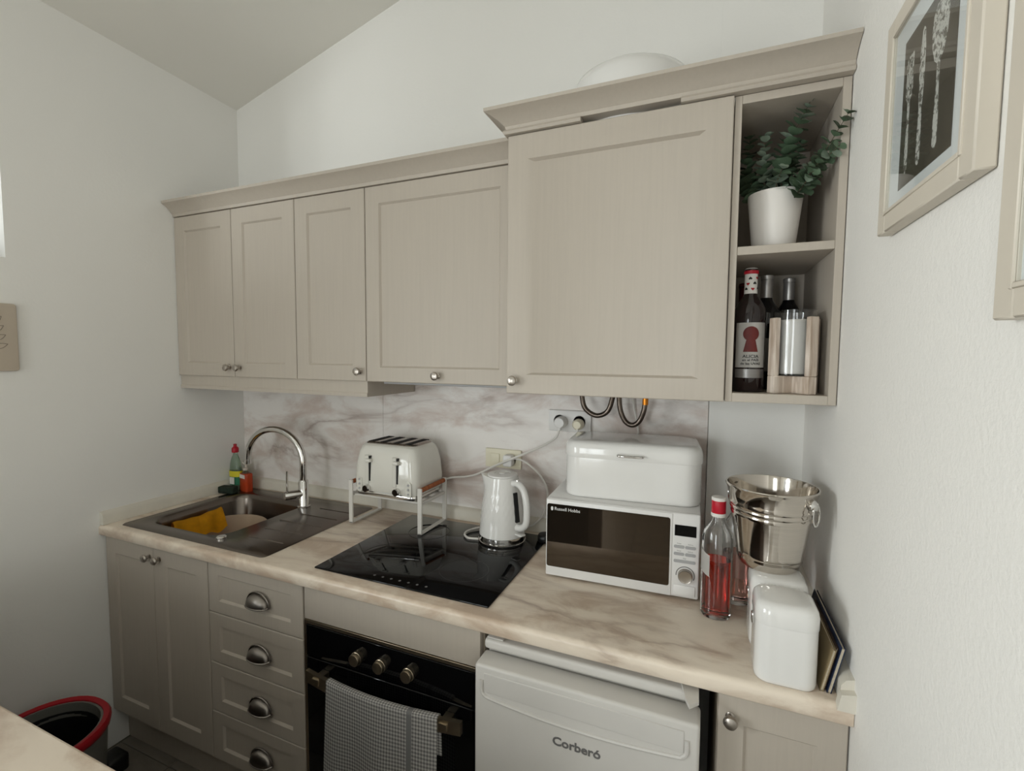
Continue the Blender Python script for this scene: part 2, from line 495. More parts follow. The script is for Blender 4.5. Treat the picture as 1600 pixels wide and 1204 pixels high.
b = B(); wall_holes(b, 'y', YF-0.2, YF, -0.25, W+0.25, -0.1, 3.7, [(0.68, 1.48, 0.15, 2.25)])
struct('wall_front', b, 'wall')
# shallow pier in the back right corner
struct('trim_1', B().box(2.157, W, -0.022, 0.0, 0.0, 3.5), 'wall')
# windows: frames standing in the openings
def window(name, plane, a0, a1, z0, z1, c, mull):
    b = B(); t = 0.05; d = 0.05
    def bx(p0, p1, q0, q1):
        if plane == 'x': b.box(c-d/2, c+d/2, p0, p1, q0, q1, 0.004, 1)
        else: b.box(p0, p1, c-d/2, c+d/2, q0, q1, 0.004, 1)
    bx(a0, a0+t, z0, z1); bx(a1-t, a1, z0, z1); bx(a0+t, a1-t, z0, z0+t); bx(a0+t, a1-t, z1-t, z1)
    for k in range(mull):
        x = a0+(a1-a0)*(k+1)/(mull+1); bx(x-t/2, x+t/2, z0+t, z1-t)
    o = struct(name, b, 'win_frame')
    xs = [a0+(a1-a0)*k/(mull+1) for k in range(mull+2)]
    for p0, p1 in zip(xs, xs[1:]):
        q = B()
        if plane == 'x': q.box(c-0.003, c+0.003, p0+t/2, p1-t/2, z0+t*0.8, z1-t*0.8)
        else: q.box(p0+t/2, p1-t/2, c-0.003, c+0.003, z0+t*0.8, z1-t*0.8)
        part('pane', q, 'pane', o)
    return o
window('window_1', 'x', -1.65, -0.853, 1.872, 2.55, -0.2, 1)
window('added_door_1', 'x', -3.4, -2.1, 0.02, 2.15, -0.2, 1)  # unseen balcony door, invented to let side daylight in
window('added_window_2', 'y', 0.68, 1.48, 0.15, 2.25, YF-0.02, 1)  # unseen window behind the camera, added to carry the front daylight

# marble splash panels fixed to the back wall, joint at x = 0.855
for x0, x1 in ((0.0, 0.8545), (0.8555, 2.155)):
    part('splash_panel', B().box(x0, x1, -0.007, 0.0, 0.885, 1.475, 0.0008, 1), 'splash', wb)
# white upstand trims around the worktop
prof = [(0.0, 0.9), (-0.022, 0.9), (-0.022, 0.935), (-0.014, 0.946), (0.0, 0.95)]
struct('trim_2', B().prism([(y-0.007, z) for y, z in prof], 0.0, 2.157, 'x'), 'trim')
struct('trim_3', B().prism([(-y, z) for y, z in prof], -0.63, -0.03, 'y'), 'trim')
b = B().prism([(W+y, z) for y, z in prof], -0.625, -0.03, 'y')
b.prism([(W-0.03, 0.893), (W, 0.893), (W, 0.93), (W-0.024, 0.925)], -0.641, -0.622, 'y')
struct('trim_4', b, 'trim')

# ------------------------------------------------------------------ door / front building blocks
def front_mesh(w, h, t=0.02, st=0.06, rt_=0.06, rb=0.06, dep=0.007, bev=0.006, bl=None, br=None):
    """shaker front, centred in x, z from 0, front at y=0, back at y=+t"""
    bl = bev if bl is None else bl; br = bev if br is None else br
    bm = bmesh.new(); c = 0.002
    def rect(x0, x1, z0, z1, y): return [bm.verts.new(p) for p in ((x0, y, z0), (x1, y, z0), (x1, y, z1), (x0, y, z1))]
    k = rect(-w/2, w/2, 0, h, t); o0 = rect(-w/2, w/2, 0, h, c); o = rect(-w/2+c, w/2-c, c, h-c, 0)
    i0 = rect(-w/2+st, w/2-st, rb, h-rt_, 0)
    i1 = rect(-w/2+st+bl, w/2-st-br, rb+bev, h-rt_-bev, dep)
    for a, b_ in ((k, o0), (o0, o), (o, i0), (i0, i1)):
        for q in range(4): bm.faces.new((a[q], a[(q+1) % 4], b_[(q+1) % 4], b_[q]))
    bm.faces.new(i1); bm.faces.new(k[::-1])
    bb = B(); bb.bm.free(); bb.bm = bm
    return bb
def knob_b(s=1.0):
    return B().lathe([(0, 0.0), (0.009*s, 0.0), (0.0095*s, 0.002), (0.0055*s, 0.004), (0.005*s, 0.012), (0.0125*s, 0.016), (0.0145*s, 0.021), (0.0125*s, 0.026), (0.006*s, 0.0285), (0, 0.029)], 24, mt=RX)
knob_me = knob_b().mesh('knob', 'nickel')
def cup_me():
    b = B(); a, h, d = 0.046, 0.040, 0.026
    b.grid(lambda u, v: (a*math.cos(PI*u), -0.002-d*math.sin(PI*u)**.8*math.sin(PI/2*v), -0.014+h*math.sin(PI*u)**.9*math.cos(PI/2*v)), 22, 8)
    bmesh.ops.remove_doubles(b.bm, verts=b.bm.verts[:], dist=0.0004)
    bmesh.ops.solidify(b.bm, geom=b.bm.faces[:], thickness=0.002)
    b.tube([(1.06*a*math.cos(PI*i/22), -0.0025, -0.014+1.09*h*math.sin(PI*i/22)**.9) for i in range(23)], 0.003, 6)
    b.tube([(a*1.04*(i/10*2-1), -0.002-d*max(0, 1-(i/10*2-1)**2)**.45, -0.014) for i in range(11)], 0.0025, 6)
    return b.mesh('cup_handle', 'pewter')
cup = cup_me()

D = -0.615        # plane of the base fronts
def carcass(b, x0, x1, y0, y1, z0, z1, t=0.016, back=True, top=True):
    b.box(x0, x0+t, y0, y1, z0, z1); b.box(x1-t, x1, y0, y1, z0, z1)
    b.box(x0+t, x1-t, y0, y1, z0, z0+t)
    if top: b.box(x0+t, x1-t, y0, y1, z1-t, z1)
    if back: b.box(x0+t, x1-t, y1-0.008, y1, z0+t, z1-t)
    return b
def add_door(parent, x0, x1, z0, z1, yf, kx, kz, name='door', **kw):
    """front between world x0..x1; parent sits at (px,py,pz)"""
    px, py, pz = parent.location
    d = part(name, front_mesh(x1-x0, z1-z0, **kw), 'cab', parent, ((x0+x1)/2-px, yf-py, z0-pz))
    if kx is not None: link('knob', knob_me, d, (kx-(x0+x1)/2, 0, kz-z0))
    return d

# sink base cabinet
t = thing('sink_cabinet', 'taupe two-door base cabinet under the steel sink', 'cabinet', (0.293, 0, 0))
part('carcass', carcass(B(), -0.291, 0.293, -0.594, -0.02, 0.145, 0.73, top=False), 'cab_in', t)
part('plinth', B().box(-0.289, 0.293, -0.565, -0.549, 0, 0.144), 'cab', t)
add_door(t, 0.003, 0.2915, 0.148, 0.857, D, 0.272, 0.815, rt_=0.065, rb=0.065)
add_door(t, 0.2945, 0.584, 0.148, 0.857, D, 0.329, 0.815, rt_=0.065, rb=0.065)
# drawer cabinet
t = thing('drawer_cabinet', 'taupe base cabinet with four shaker drawers and cup handles', 'cabinet', (0.802, 0, 0))
part('carcass', carcass(B(), -0.215, 0.216, -0.594, -0.02, 0.145, 0.86), 'cab_in', t)
part('plinth', B().box(-0.215, 0.216, -0.565, -0.549, 0, 0.144), 'cab', t)
dme = front_mesh(0.428, 0.1745, st=0.05, rt_=0.042, rb=0.042).mesh('drawer', 'cab')
for z0 in (0.148, 0.3255, 0.503, 0.6805):
    d = link('drawer', dme, t, (0, D, z0)); link('cup_handle', cup, d, (0.024, 0, 0.0825))
# oven housing
t = thing('oven_cabinet', 'taupe oven housing with plain panel above the black oven', 'cabinet', (1.325, 0, 0))
part('carcass', B().box(-0.304, -0.290, -0.594, -0.02, 0.0, 0.86).box(0.290, 0.304, -0.594, -0.02, 0.0, 0.86).box(-0.29, 0.29, -0.594, -0.02, 0.1, 0.116), 'cab_in', t)
part('front_panel', B().box(-0.302, 0.300, D, -0.595, 0.7505, 0.857, 0.003, 2), 'cab', t)
part('plinth', B().box(-0.29, 0.29, -0.565, -0.549, 0, 0.1), 'cab', t)
# narrow cabinet at the right wall
t = thing('narrow_cabinet', 'narrow taupe base cabinet between white fridge and right wall', 'cabinet', (2.304, 0, 0))
part('carcass', carcass(B(), -0.116, 0.118, -0.594, -0.03, 0.145, 0.86), 'cab_in', t)
part('plinth', B().box(-0.116, 0.118, -0.565, -0.549, 0, 0.144), 'cab', t)
add_door(t, 2.189, 2.421, 0.148, 0.857, D, 2.2125, 0.806, st=0.05, rt_=0.065, rb=0.065)

# ------------------------------------------------------------------ worktop (with cut-out for the sink bowl)
FY = -0.635
def bull(y0):
    """front profile from y0 to the rounded nose"""
    r = 0.0135
    return [(y0, 0.8605), (FY+0.006, 0.8605)] + [(FY+r-r*math.cos(a), 0.8995-r+r*math.sin(a)) if a >= 0 else (FY+0.006-0.006*math.cos(a), 0.8665+0.006*math.sin(a)) for a in (-PI/2*.6, -PI/2*.2, PI*.05, PI*.15, PI*.25, PI*.37, PI*.5)] + [(y0, 0.8995)]
sx0, sx1, sy0, sy1 = 0.118, 0.555, -0.555, -0.105      # cut-out
b = B()
b.prism(bull(sy0), 0.001, W-0.001, 'x')
b.box(0.001, sx0, sy0, -0.007, 0.8605, 0.8995); b.box(sx1, 2.157, sy0, -0.007, 0.8605, 0.8995)
b.box(2.157, W-0.001, sy0, -0.022, 0.8605, 0.8995); b.box(sx0, sx1, sy1, -0.007, 0.8605, 0.8995)
wt = link('worktop', b.mesh('worktop', 'top'))
tag(wt, 'long beige marble-look worktop with rounded front edge against the back wall', 'worktop')

# ------------------------------------------------------------------ sink
def bowl_ring(w, h, r, cx, cy, z): return [(cx+x, cy+y, z) for x, y in rrect(w, h, r, 6)]
t = thing('sink', 'stainless steel inset sink with drainer and one square bowl', 'sink', (0.453, -0.322, 0.9))
X0, X1, Y0, Y1 = -0.381, 0.381, -0.278, 0.278
b = B(); bm = b.bm
cx, cy, bw, bh = -0.117, -0.008, 0.405, 0.415
outer = [bm.verts.new((x, y, 0.0005)) for x, y in rrect(0.762, 0.556, 0.02, 6)]
out2 = [bm.verts.new((x, y, 0.004)) for x, y in rrect(0.752, 0.546, 0.016, 6)]
ring = [[bm.verts.new(p) for p in bowl_ring(w_, h_, r_, cx, cy, z_)] for w_, h_, r_, z_ in
        ((bw+0.012, bh+0.012, 0.075, 0.0035), (bw, bh, 0.07, -0.001), (bw-0.012, bh-0.012, 0.065, -0.02), (bw-0.03, bh-0.03, 0.06, -0.13), (bw-0.06, bh-0.06, 0.05, -0.152), (bw-0.12, bh-0.12, 0.04, -0.157), (0.03, 0.03, 0.012, -0.16))]
n = len(outer)
seq = [outer, out2] + ring
for a, c_ in zip(seq, seq[1:]):
    for i in range(n): bm.faces.new((a[i], a[(i+1) % n], c_[(i+1) % n], c_[i]))
bm.faces.new(ring[-1])
part('basin', b, 'steel_dark', t, smooth=50)
b = B()
for k in range(5):
    y = -0.17+k*0.085; b.prism([(y-0.003, 0.0036), (y, 0.0056), (y+0.003, 0.0036)], 0.14+0.02*abs(k-2), 0.35, 'x')
part('drainer_rib', b, 'steel_dark', t, label='pressed ribs of the drainer')
part('waste_strainer', B().lathe([(0, -0.153), (0.02, -0.152), (0.036, -0.155), (0.04, -0.159)], 24, (cx, cy, 0)), 'chrome', t)
part('waste_control', B().lathe([(0, 0.0125), (0.014, 0.012), (0.017, 0.009), (0.017, 0.003)], 24, (0.108, -0.222, 0)), 'chrome', t, label='round chrome waste control')
# faucet
t = thing('faucet', 'chrome swan-neck mixer tap on the sink deck', 'tap', (0.556, -0.165, 0.9035))
part('body', B().lathe([(0.026, 0), (0.026, 0.006), (0.022, 0.008), (0.0205, 0.012), (0.0205, 0.115), (0.018, 0.118), (0, 0.118)], 28), 'chrome', t)
pts = [(0, 0, 0.11), (0, 0, 0.18)] + [(-0.158+0.158*math.cos(a)*1.0, -0.01*(1-math.cos(a)), 0.195+0.135*math.sin(a)) for a in [PI*i/18*0.98 for i in range(19)]] + [(-0.318, -0.02, 0.175)]
pts = [(x*0.97, y-0.0*x, z) for x, y, z in pts]
part('spout', B().tube(pts, 0.0142, 18), 'chrome', t)
part('aerator', B().lathe([(0.0, 0.0), (0.0155, 0.0), (0.0155, 0.02), (0.0, 0.02)], 20, (-0.3085, -0.02, 0.165)), 'chrome', t)
hm = Matrix.Translation((0, 0, 0.062)) @ Vector((-0.45, -0.9, 0)).to_track_quat('Z', 'Y').to_matrix().to_4x4()
part('cartridge', B().lathe([(0, 0.0), (0.0185, 0.0), (0.0185, 0.072), (0.0165, 0.077), (0, 0.077)], 24, mt=hm), 'chrome', t)
dirv = (hm.to_3x3() @ Vector((0, 0, 1)))
p = Vector((0, 0, 0.062)) + dirv*0.066
part('lever', B().tube([p, p+Vector((0, 0, 0.03)), p+Vector((0.002, -0.002, 0.105))], 0.0042, 10), 'chrome', t)

# things lying in and by the sink
t = thing('wash_bowl', 'round beige plastic bowl lying in the sink', 'bowl', (0.305, -0.345, 0.7445))
part('shell', B().lathe([(0, 0.0), (0.095, 0.0), (0.118, 0.012), (0.150, 0.088), (0.157, 0.095), (0.160, 0.092), (0.160, 0.088), (0.154, 0.085), (0.123, 0.009), (0.1, -0.004), (0, -0.004)], 40), 'beige', t)
# yellow cloth hung over the bowl rim
cl = B()
def cloth_fn(u, v):
    # u along the fold (front to back), v around the fold: outer flap - crest - flap hanging into the bowl
    ax = Vector((0.190, -0.480, 0.852)).lerp(Vector((0.205, -0.285, 0.868)), u)
    across = Vector((0.93, -0.36, 0))
    s_ = (v-0.42)/0.58
    rr = 0.026+0.004*math.sin(5*u+1)
    wav = 0.005*math.sin(8*u+4*v)+0.003*math.sin(19*u+2*v)
    if s_ < 0:
        a = PI*0.5+(-s_/0.724)*PI*0.62
        p = ax + across*rr*math.cos(a) + Vector((0, 0, rr*math.sin(a)))
    else:
        flat = 0.078+0.012*math.sin(3*u)
        p = ax + across*(flat*s_) + Vector((0, 0, rr-0.062*s_**1.5))
    return p + Vector((0, 0, wav*(0.4+abs(s_))))
cl.grid(cloth_fn, 26, 16, 0.004)
tag(link('dish_cloth', cl.mesh('dish_cloth', 'yellow', 60)), 'bright yellow dish cloth folded over the beige bowl in the sink', 'cloth')
t = thing('measuring_scoop', 'small white plastic scoop lying in the beige bowl', 'scoop', (0.375, -0.40, 0.775), R(30))
part('cup', B().lathe([(0, 0), (0.018, 0), (0.024, 0.026), (0.022, 0.026), (0.016, 0.003), (0, 0.003)], 20, sx=1.2), 'offwhite', t)
part('handle', B().box(-0.085, -0.024, -0.006, 0.006, 0.02, 0.024, 0.002), 'offwhite', t)
# washing-up liquid bottle
t = thing('dish_soap_bottle', 'clear washing-up liquid bottle with red cap beside the tap', 'bottle', (0.048, -0.095, 0.9))
part('bottle', B().lathe([(0, 0), (0.03, 0), (0.033, 0.006), (0.033, 0.10), (0.028, 0.135), (0.022, 0.155), (0.013, 0.175), (0.012, 0.188), (0, 0.188)], 28, sx=1.05, sy=0.62), 'detergent', t)
part('label', B().lathe([(0.0338, 0.03), (0.0338, 0.095)], 28, sx=1.05, sy=0.62), 'green_label', t, label='green label')
part('label_band', B().lathe([(0.0345, 0.07), (0.0345, 0.098)], 28, sx=1.05, sy=0.62), 'yellow_label', t, label='yellow band')
part('label_panel', B().box(-0.013, 0.016, -0.0236, -0.021, 0.035, 0.068), 'paper', t)
part('cap', B().lathe([(0.0145, 0.186), (0.0155, 0.19), (0.0155, 0.206), (0.011, 0.212), (0.0075, 0.214), (0.0075, 0.226), (0, 0.228)], 24), 'red', t, label='red cap')
t = thing('hand_soap_bottle', 'orange liquid soap bottle with white label beside the washing-up bottle', 'bottle', (0.108, -0.088, 0.9), R(-12))
part('bottle', B().rbox(-0.036, 0.036, -0.018, 0.018, 0.0, 0.09, 0.012, 0.005), 'orange_soap', t)
part('neck', B().lathe([(0.028, 0.089), (0.018, 0.093), (0.010, 0.097), (0.010, 0.104), (0, 0.104)], 20, sy=0.7), 'detergent', t)
part('pump_head', B().lathe([(0, 0.104), (0.011, 0.104), (0.011, 0.114), (0.004, 0.116), (0.004, 0.132), (0.012, 0.134), (0.012, 0.142), (0, 0.143)], 20).box(-0.03, 0.0, -0.004, 0.004, 0.135, 0.141), 'offwhite', t)
part('label', B().box(-0.024, 0.024, -0.0192, -0.0175, 0.066, 0.084), 'paper', t)
sp = B(); sp.rbox(-0.042, 0.042, -0.02, 0.02, 0.0, 0.03, 0.008, 0.004)
tag(link('scouring_sponge', sp.mesh('scouring_sponge', 'green_dark'), None, (0.062, -0.148, 0.9035), (0, 0, R(10))), 'dark green scouring sponge in front of the soap bottles', 'sponge')

# ------------------------------------------------------------------ hob
t = thing('ceramic_hob', 'black glass ceramic hob set into the worktop', 'hob', (1.336, -0.324, 0.8995))
part('glass_plate', B().box(-0.298, 0.298, -0.263, 0.263, 0.0, 0.005, 0.002, 2), 'black_glass', t)
for x, y, r in ((-0.14, -0.1, 0.09), (-0.13, 0.13, 0.075), (0.14, -0.1, 0.075), (0.14, 0.13, 0.09)):
    part('zone_ring', B().lathe([(r, 0.0050), (r+0.0012, 0.0050), (r+0.0012, 0.0053), (r, 0.0053)], 48, (x, y, 0), close=True), simple('zone_print', '101011', 0.12, var=0), t)
for k in range(7):
    part('touch_mark', B().lathe([(0, 0.0053), (0.004, 0.0053), (0.004, 0.005)], 12, (-0.09+0.03*k, -0.235, 0)), 'grey_print', t)

# ------------------------------------------------------------------ oven
t = thing('oven', 'black built-in oven with three steel knobs and bar handle', 'oven', (1.325, 0, 0.118))
Z = 0.118
part('body', B().box(-0.278, 0.278, -0.59, -0.06, 0.0, 0.628), 'black', t)
part('trim_frame', B().box(-0.302, 0.300, -0.6165, -0.594, 0.6195, 0.631, 0.001, 1).box(-0.302, -0.293, -0.6165, -0.594, 0.0, 0.6195).box(0.291, 0.300, -0.6165, -0.594, 0.0, 0.6195), 'bronze', t, label='bronze steel edging')
part('control_panel', B().box(-0.292, 0.290, -0.6185, -0.594, 0.521, 0.6185, 0.0015, 1), 'black_glass', t)
kb = B().lathe([(0, 0), (0.019, 0), (0.019, 0.010), (0.0175, 0.011), (0.0175, 0.02), (0.0165, 0.022), (0.014, 0.0215), (0, 0.0212)], 28, mt=RX).mesh('knob', 'bronze')
for x in (-0.0935, -0.009, 0.085): link('knob', kb, t, (x, -0.6185, 0.565))
d = part('door', B().box(-0.292, 0.290, -0.6185, -0.594, 0.0, 0.517, 0.002, 1), 'black_glass', t)
hp = [(-0.262+0.524*i/16, -0.652-0.026*math.sin(PI*i/16), 0.483) for i in range(17)]
b = B()
for i in range(16):
    (xa, ya, za), (xb, yb, zb) = hp[i], hp[i+1]
    b.prism([(xa, ya), (xb, yb), (xb, yb+0.012), (xa, ya+0.012)], 0.464, 0.5, 'z')
bmesh.ops.remove_doubles(b.bm, verts=b.bm.verts[:], dist=1e-5)
bar = part('handle', b, 'bronze', d)
for x in (-0.215, 0.215): b2 = part('handle_post', B().box(x-0.013, x+0.013, -0.664, -0.6185, 0.472, 0.492, 0.002), 'bronze', d)
# checked towel over the oven handle (world coordinates)
def towel_fn(u, v):
    x = 1.158+0.368*u
    ty = 0.135+0.0*u
    s = v*0.42     # length along the cloth: back flap 0.12 then over bar then front
    xi = (x-1.325+0.262)/0.524
    yb = -0.652-0.026*math.sin(PI*min(1, max(0, xi)))
    top = 0.118+0.502
    rip = 0.004*math.sin(5*PI*u)+0.003*math.sin(11*u+2*v)
    if s < 0.115:
        return (x+0.004*(1-s/0.115), yb+0.0155+0.3*rip*(1-s/0.115), top-0.115+s)
    if s < 0.141:
        a = PI*(s-0.115)/0.026
        return (x, yb+0.006+0.0095*math.cos(a), top+0.0035*math.sin(a))
    q = (s-0.141)/0.28
    return (x-0.012*q*(1-0.8*u), yb-0.0035-rip*q*1.6-0.006*q, top-(s-0.141)*1.4)
b = B().grid(towel_fn, 40, 60, uvfn=lambda u, v: (u*0.368, v*0.52))
bmesh.ops.solidify(b.bm, geom=b.bm.faces[:], thickness=0.0015)
tag(link('tea_towel', b.mesh('tea_towel', 'towel', 60)), 'grey and white checked tea towel hanging on the oven handle', 'towel')

# ------------------------------------------------------------------ fridge
t = thing('fridge', 'white under-counter fridge beneath the worktop beside the oven', 'fridge', (1.897, -0.33, 0))
part('body', B().box(-0.252, 0.252, -0.275, 0.295, 0.015, 0.815, 0.004), 'fridge', t)
part('top_cap', B().box(-0.256, 0.254, -0.295, 0.295, 0.816, 0.842, 0.008, 3), 'fridge', t)
b = B().box(-0.258, 0.258, -0.345, -0.279, 0.03, 0.808, 0.008, 3)
dr = part('door', b, 'fridge', t)
# raised lip outlining the grip recess
lip = [(-0.238, 0.772), (-0.238, 0.745), (-0.23, 0.734), (-0.21, 0.729), (-0.1, 0.7195), (0, 0.717), (0.1, 0.7195), (0.21, 0.729), (0.226, 0.734), (0.234, 0.745), (0.234, 0.772)]
part('grip_lip', B().tube([(x, -0.345, z) for x, _, z in smooth_path([(x, 0, z) for x, z in lip], 4)], 0.005, 8), 'fridge', dr)
part('grip_recess', B().box(-0.232, 0.228, -0.3468, -0.344, 0.742, 0.79, 0.0012, 1), 'fridge', dr)
link('logo', text_mesh('Corberó', 0.028, 'grey_print', 0.0006, bold=0.0007, sx=1.12), dr, (0.000, -0.3455, 0.676), label='grey lettering')
part('hinge_cover', B().prism([(0.200, -0.20), (0.250, -0.20), (0.254, -0.33), (0.236, -0.35), (0.228, -0.33)], 0.843, 0.851, 'z'), 'fridge', t)
part('corner_cap', B().box(-0.25, -0.205, -0.29, -0.24, 0.843, 0.847, 0.002), 'fridge', t)
for x in (-0.22, 0.22):
    for y in (-0.24, 0.26): part('foot', B().lathe([(0, 0), (0.018, 0), (0.018, 0.016), (0, 0.016)], 16, (x, y, 0)), 'black', t)

# ------------------------------------------------------------------ wall cabinets
YU = -0.3154; YV = -0.4035
t = thing('wall_cabinet', 'taupe two-door wall cabinet in the corner above the sink', 'cabinet', (0.346, 0, 1.467))
part('carcass', carcass(B(), -0.344, 0.345, YU+0.021, -0.009, 0.0, 0.678), 'cab_in', t)
add_door(t, 0.002, 0.3495, 1.467, 2.143, YU, 0.324, 1.505, rb=0.055)
add_door(t, 0.3525, 0.6905, 1.467, 2.143, YU, 0.383, 1.505, rb=0.055)
t = thing('wall_cabinet', 'narrow single-door taupe wall cabinet between two-door cabinet and hood cabinet', 'cabinet', (0.857, 0, 1.467))
part('carcass', carcass(B(), -0.164, 0.164, YU+0.021, -0.009, 0.0, 0.678), 'cab_in', t)
add_door(t, 0.6935, 1.0205, 1.467, 2.143, YU, 0.995, 1.502, rb=0.055)
t = thing('wall_cabinet', 'wide single-door taupe wall cabinet above the hob with knob centred below', 'cabinet', (1.312, 0, 1.467))
part('carcass', carcass(B(), -0.289, 0.287, YU+0.021, -0.009, 0.0, 0.678), 'cab_in', t)
add_door(t, 1.0235, 1.6, 1.467, 2.143, YU, 1.316, 1.493, st=0.058, rb=0.05)
part('hood_slot', B().box(-0.25, 0.25, -0.27, -0.05, -0.01, -0.0005, 0.002), 'grey_plastic', t)
# water-heater cabinet (open at the top and below)
t = thing('heater_cabinet', 'large deep taupe wall cabinet with wide door hiding the water heater', 'cabinet', (1.895, 0, 1.453))
part('side_panel', B().box(-0.293, -0.277, YV+0.022, -0.009, 0.0, 0.735), 'cab', t)
part('side_panel', B().box(0.277, 0.291, YV+0.022, -0.024, 0.0, 0.735), 'cab', t)
add_door(t, 1.6035, 2.186, 1.453, 2.183, YV, 1.6285, 1.4905, st=0.06, rt_=0.07, rb=0.055, dep=0.011, bl=0.016, br=0.016)
# open shelf unit
t = thing('shelf_unit', 'open taupe shelf unit at the right wall holding plant and wine', 'shelf', (2.305, 0, 1.453))
b = B()
part('side_panel', B().box(-0.117, -0.101, YV+0.012, -0.023, 0, 0.731, 0.001, 1), 'cab', t)
part('side_panel', B().box(0.100, 0.117, YV+0.012, -0.023, 0, 0.731, 0.001, 1), 'cab', t)
part('back_panel', B().box(-0.101, 0.100, -0.034, -0.024, 0, 0.731), 'cab', t)
part('bottom_panel', B().box(-0.101, 0.100, YV+0.012, -0.034, 0, 0.022, 0.001, 1), 'cab', t)
part('shelf', B().box(-0.101, 0.100, YV+0.014, -0.034, 0.357, 0.377, 0.001, 1), 'cab', t)
part('top_panel', B().box(-0.101, 0.100, YV+0.012, -0.034, 0.711, 0.731, 0.001, 1), 'cab', t)

# cornices and pelmet
def cornice_prof(y0, z0, hgt, out):
    """profile in (y,z): y0 = plane of the fronts"""
    return [(y0+0.03, z0), (y0-0.004, z0), (y0-0.006, z0+0.012*hgt/0.06), (y0-0.010, z0+0.016*hgt/0.06),
            (y0-0.012-out*0.15, z0+0.028*hgt/0.06), (y0-0.014-out*0.45, z0+0.042*hgt/0.06), (y0-out, z0+0.049*hgt/0.06), (y0-out, z0+0.06*hgt/0.06), (y0+0.03, z0+0.06*hgt/0.06)]
def mitred(b, prof, y0, x0, x1, left_return, yback):
    """cornice run along x with an optional mitred return on the left side going back to yback"""
    n = len(prof); bm = b.bm
    def xl(y): return x0+(y-y0) if left_return else x0
    A = [bm.verts.new((xl(y), y, z)) for y, z in prof]; Bv = [bm.verts.new((x1, y, z)) for y, z in prof]
    for i in range(n): bm.faces.new((A[i], A[(i+1) % n], Bv[(i+1) % n], Bv[i]))
    bm.faces.new(Bv)
    if left_return:
        Cc = [bm.verts.new((xl(y), yback, z)) for y, z in prof]
        for i in range(n): bm.faces.new((A[i], A[(i+1) % n], Cc[(i+1) % n], Cc[i]))
        bm.faces.new(Cc)
    else: bm.faces.new(A[::-1])
    return b
b = mitred(B(), cornice_prof(YU, 2.1455, 0.056, 0.048), YU, 0.002, 1.600, False, 0)
tag(link('cornice', b.mesh('cornice', 'cab', 25)), 'lower taupe cornice along the top of the three wall cabinets', 'cornice')
t = thing('cornice', 'higher taupe cornice crowning the heater cabinet and the open shelf', 'cornice', (0, 0, 0))
part('moulding', mitred(B(), cornice_prof(YV, 2.198, 0.048, 0.052), YV, 1.602, 2.4225, True, -0.01), 'cab', t, smooth=25)
part('bead', mitred(B(), [(YV+0.02, 2.1855), (YV-0.008, 2.1855), (YV-0.012, 2.192), (YV-0.008, 2.198), (YV+0.02, 2.198)], YV, 1.602, 1.815, True, -0.01), 'cab', t, smooth=25)
part('bead', mitred(B(), [(YV+0.02, 2.1855), (YV-0.008, 2.1855), (YV-0.012, 2.192), (YV-0.008, 2.198), (YV+0.02, 2.198)], YV, 2.066, 2.4225, False, 0), 'cab', t, smooth=25)
t = thing('pelmet', 'taupe light pelmet under the two corner wall cabinets', 'pelmet', (0.5, 0, 1.41))
part('front_strip', B().prism([(YU+0.018, 0.0), (YU+0.006, 0.0), (YU+0.006, 0.012), (YU+0.009, 0.016), (YU+0.009, 0.0565), (YU+0.024, 0.0565), (YU+0.024, 0.0)], -0.498, 0.520, 'x'), 'cab', t, smooth=25)
part('end_strip', B().box(0.504, 0.520, YU+0.024, -0.01, 0.0, 0.0565), 'cab', t)

# ------------------------------------------------------------------ water heater behind the wide door
t = thing('water_heater', 'white domed water heater rising above the heater cabinet with braided hoses below', 'water heater', (1.912, -0.1965, 1.475))
part('tank', B().lathe([(0, 0.0), (0.12, 0.0), (0.16, 0.02), (0.183, 0.06), (0.183, 0.82), (0.179, 0.855), (0.163, 0.884), (0.125, 0.908), (0.065, 0.924), (0, 0.929)], 48), 'enamel', t)
for z in (0.15, 0.55): part('bracket', B().box(-0.09, 0.09, 0.17, 0.189, z, z+0.05), 'wmetal', t)
h1 = [(-0.155, 0.09, 0.02), (-0.157, 0.1, -0.05), (-0.145, 0.103, -0.092), (-0.108, 0.105, -0.113), (-0.072, 0.105, -0.098), (-0.055, 0.10, -0.055), (-0.045, 0.09, 0.01)]
part('hose', B().tube(smooth_path(h1, 8), 0.0085, 12), 'hose', t, label='braided steel hose')
h2 = [(-0.03, 0.09, 0.02), (-0.032, 0.1, -0.05), (-0.026, 0.103, -0.095), (-0.010, 0.105, -0.128), (0.014, 0.105, -0.138), (0.035, 0.105, -0.122), (0.048, 0.10, -0.09), (0.0525, 0.098, -0.06)]
hz = part('hose', B().tube(smooth_path(h2, 8), 0.0085, 12), 'hose', t, label='braided steel hose')
part('hose_fitting', B().lathe([(0, -0.068), (0.0095, -0.068), (0.0095, -0.045), (0.007, -0.043), (0.007, 0.03), (0, 0.03)], 12, (0.0525, 0.098, 0)), 'copper', t, label='brass fitting')
part('power_cable', B().tube(smooth_path([(0.005, 0.15, 0.02), (0.004, 0.165, -0.06), (0.018, 0.178, -0.14), (0.03, 0.183, -0.22), (0.05, 0.18, -0.27)], 6), 0.0035, 8), 'wmetal', t)

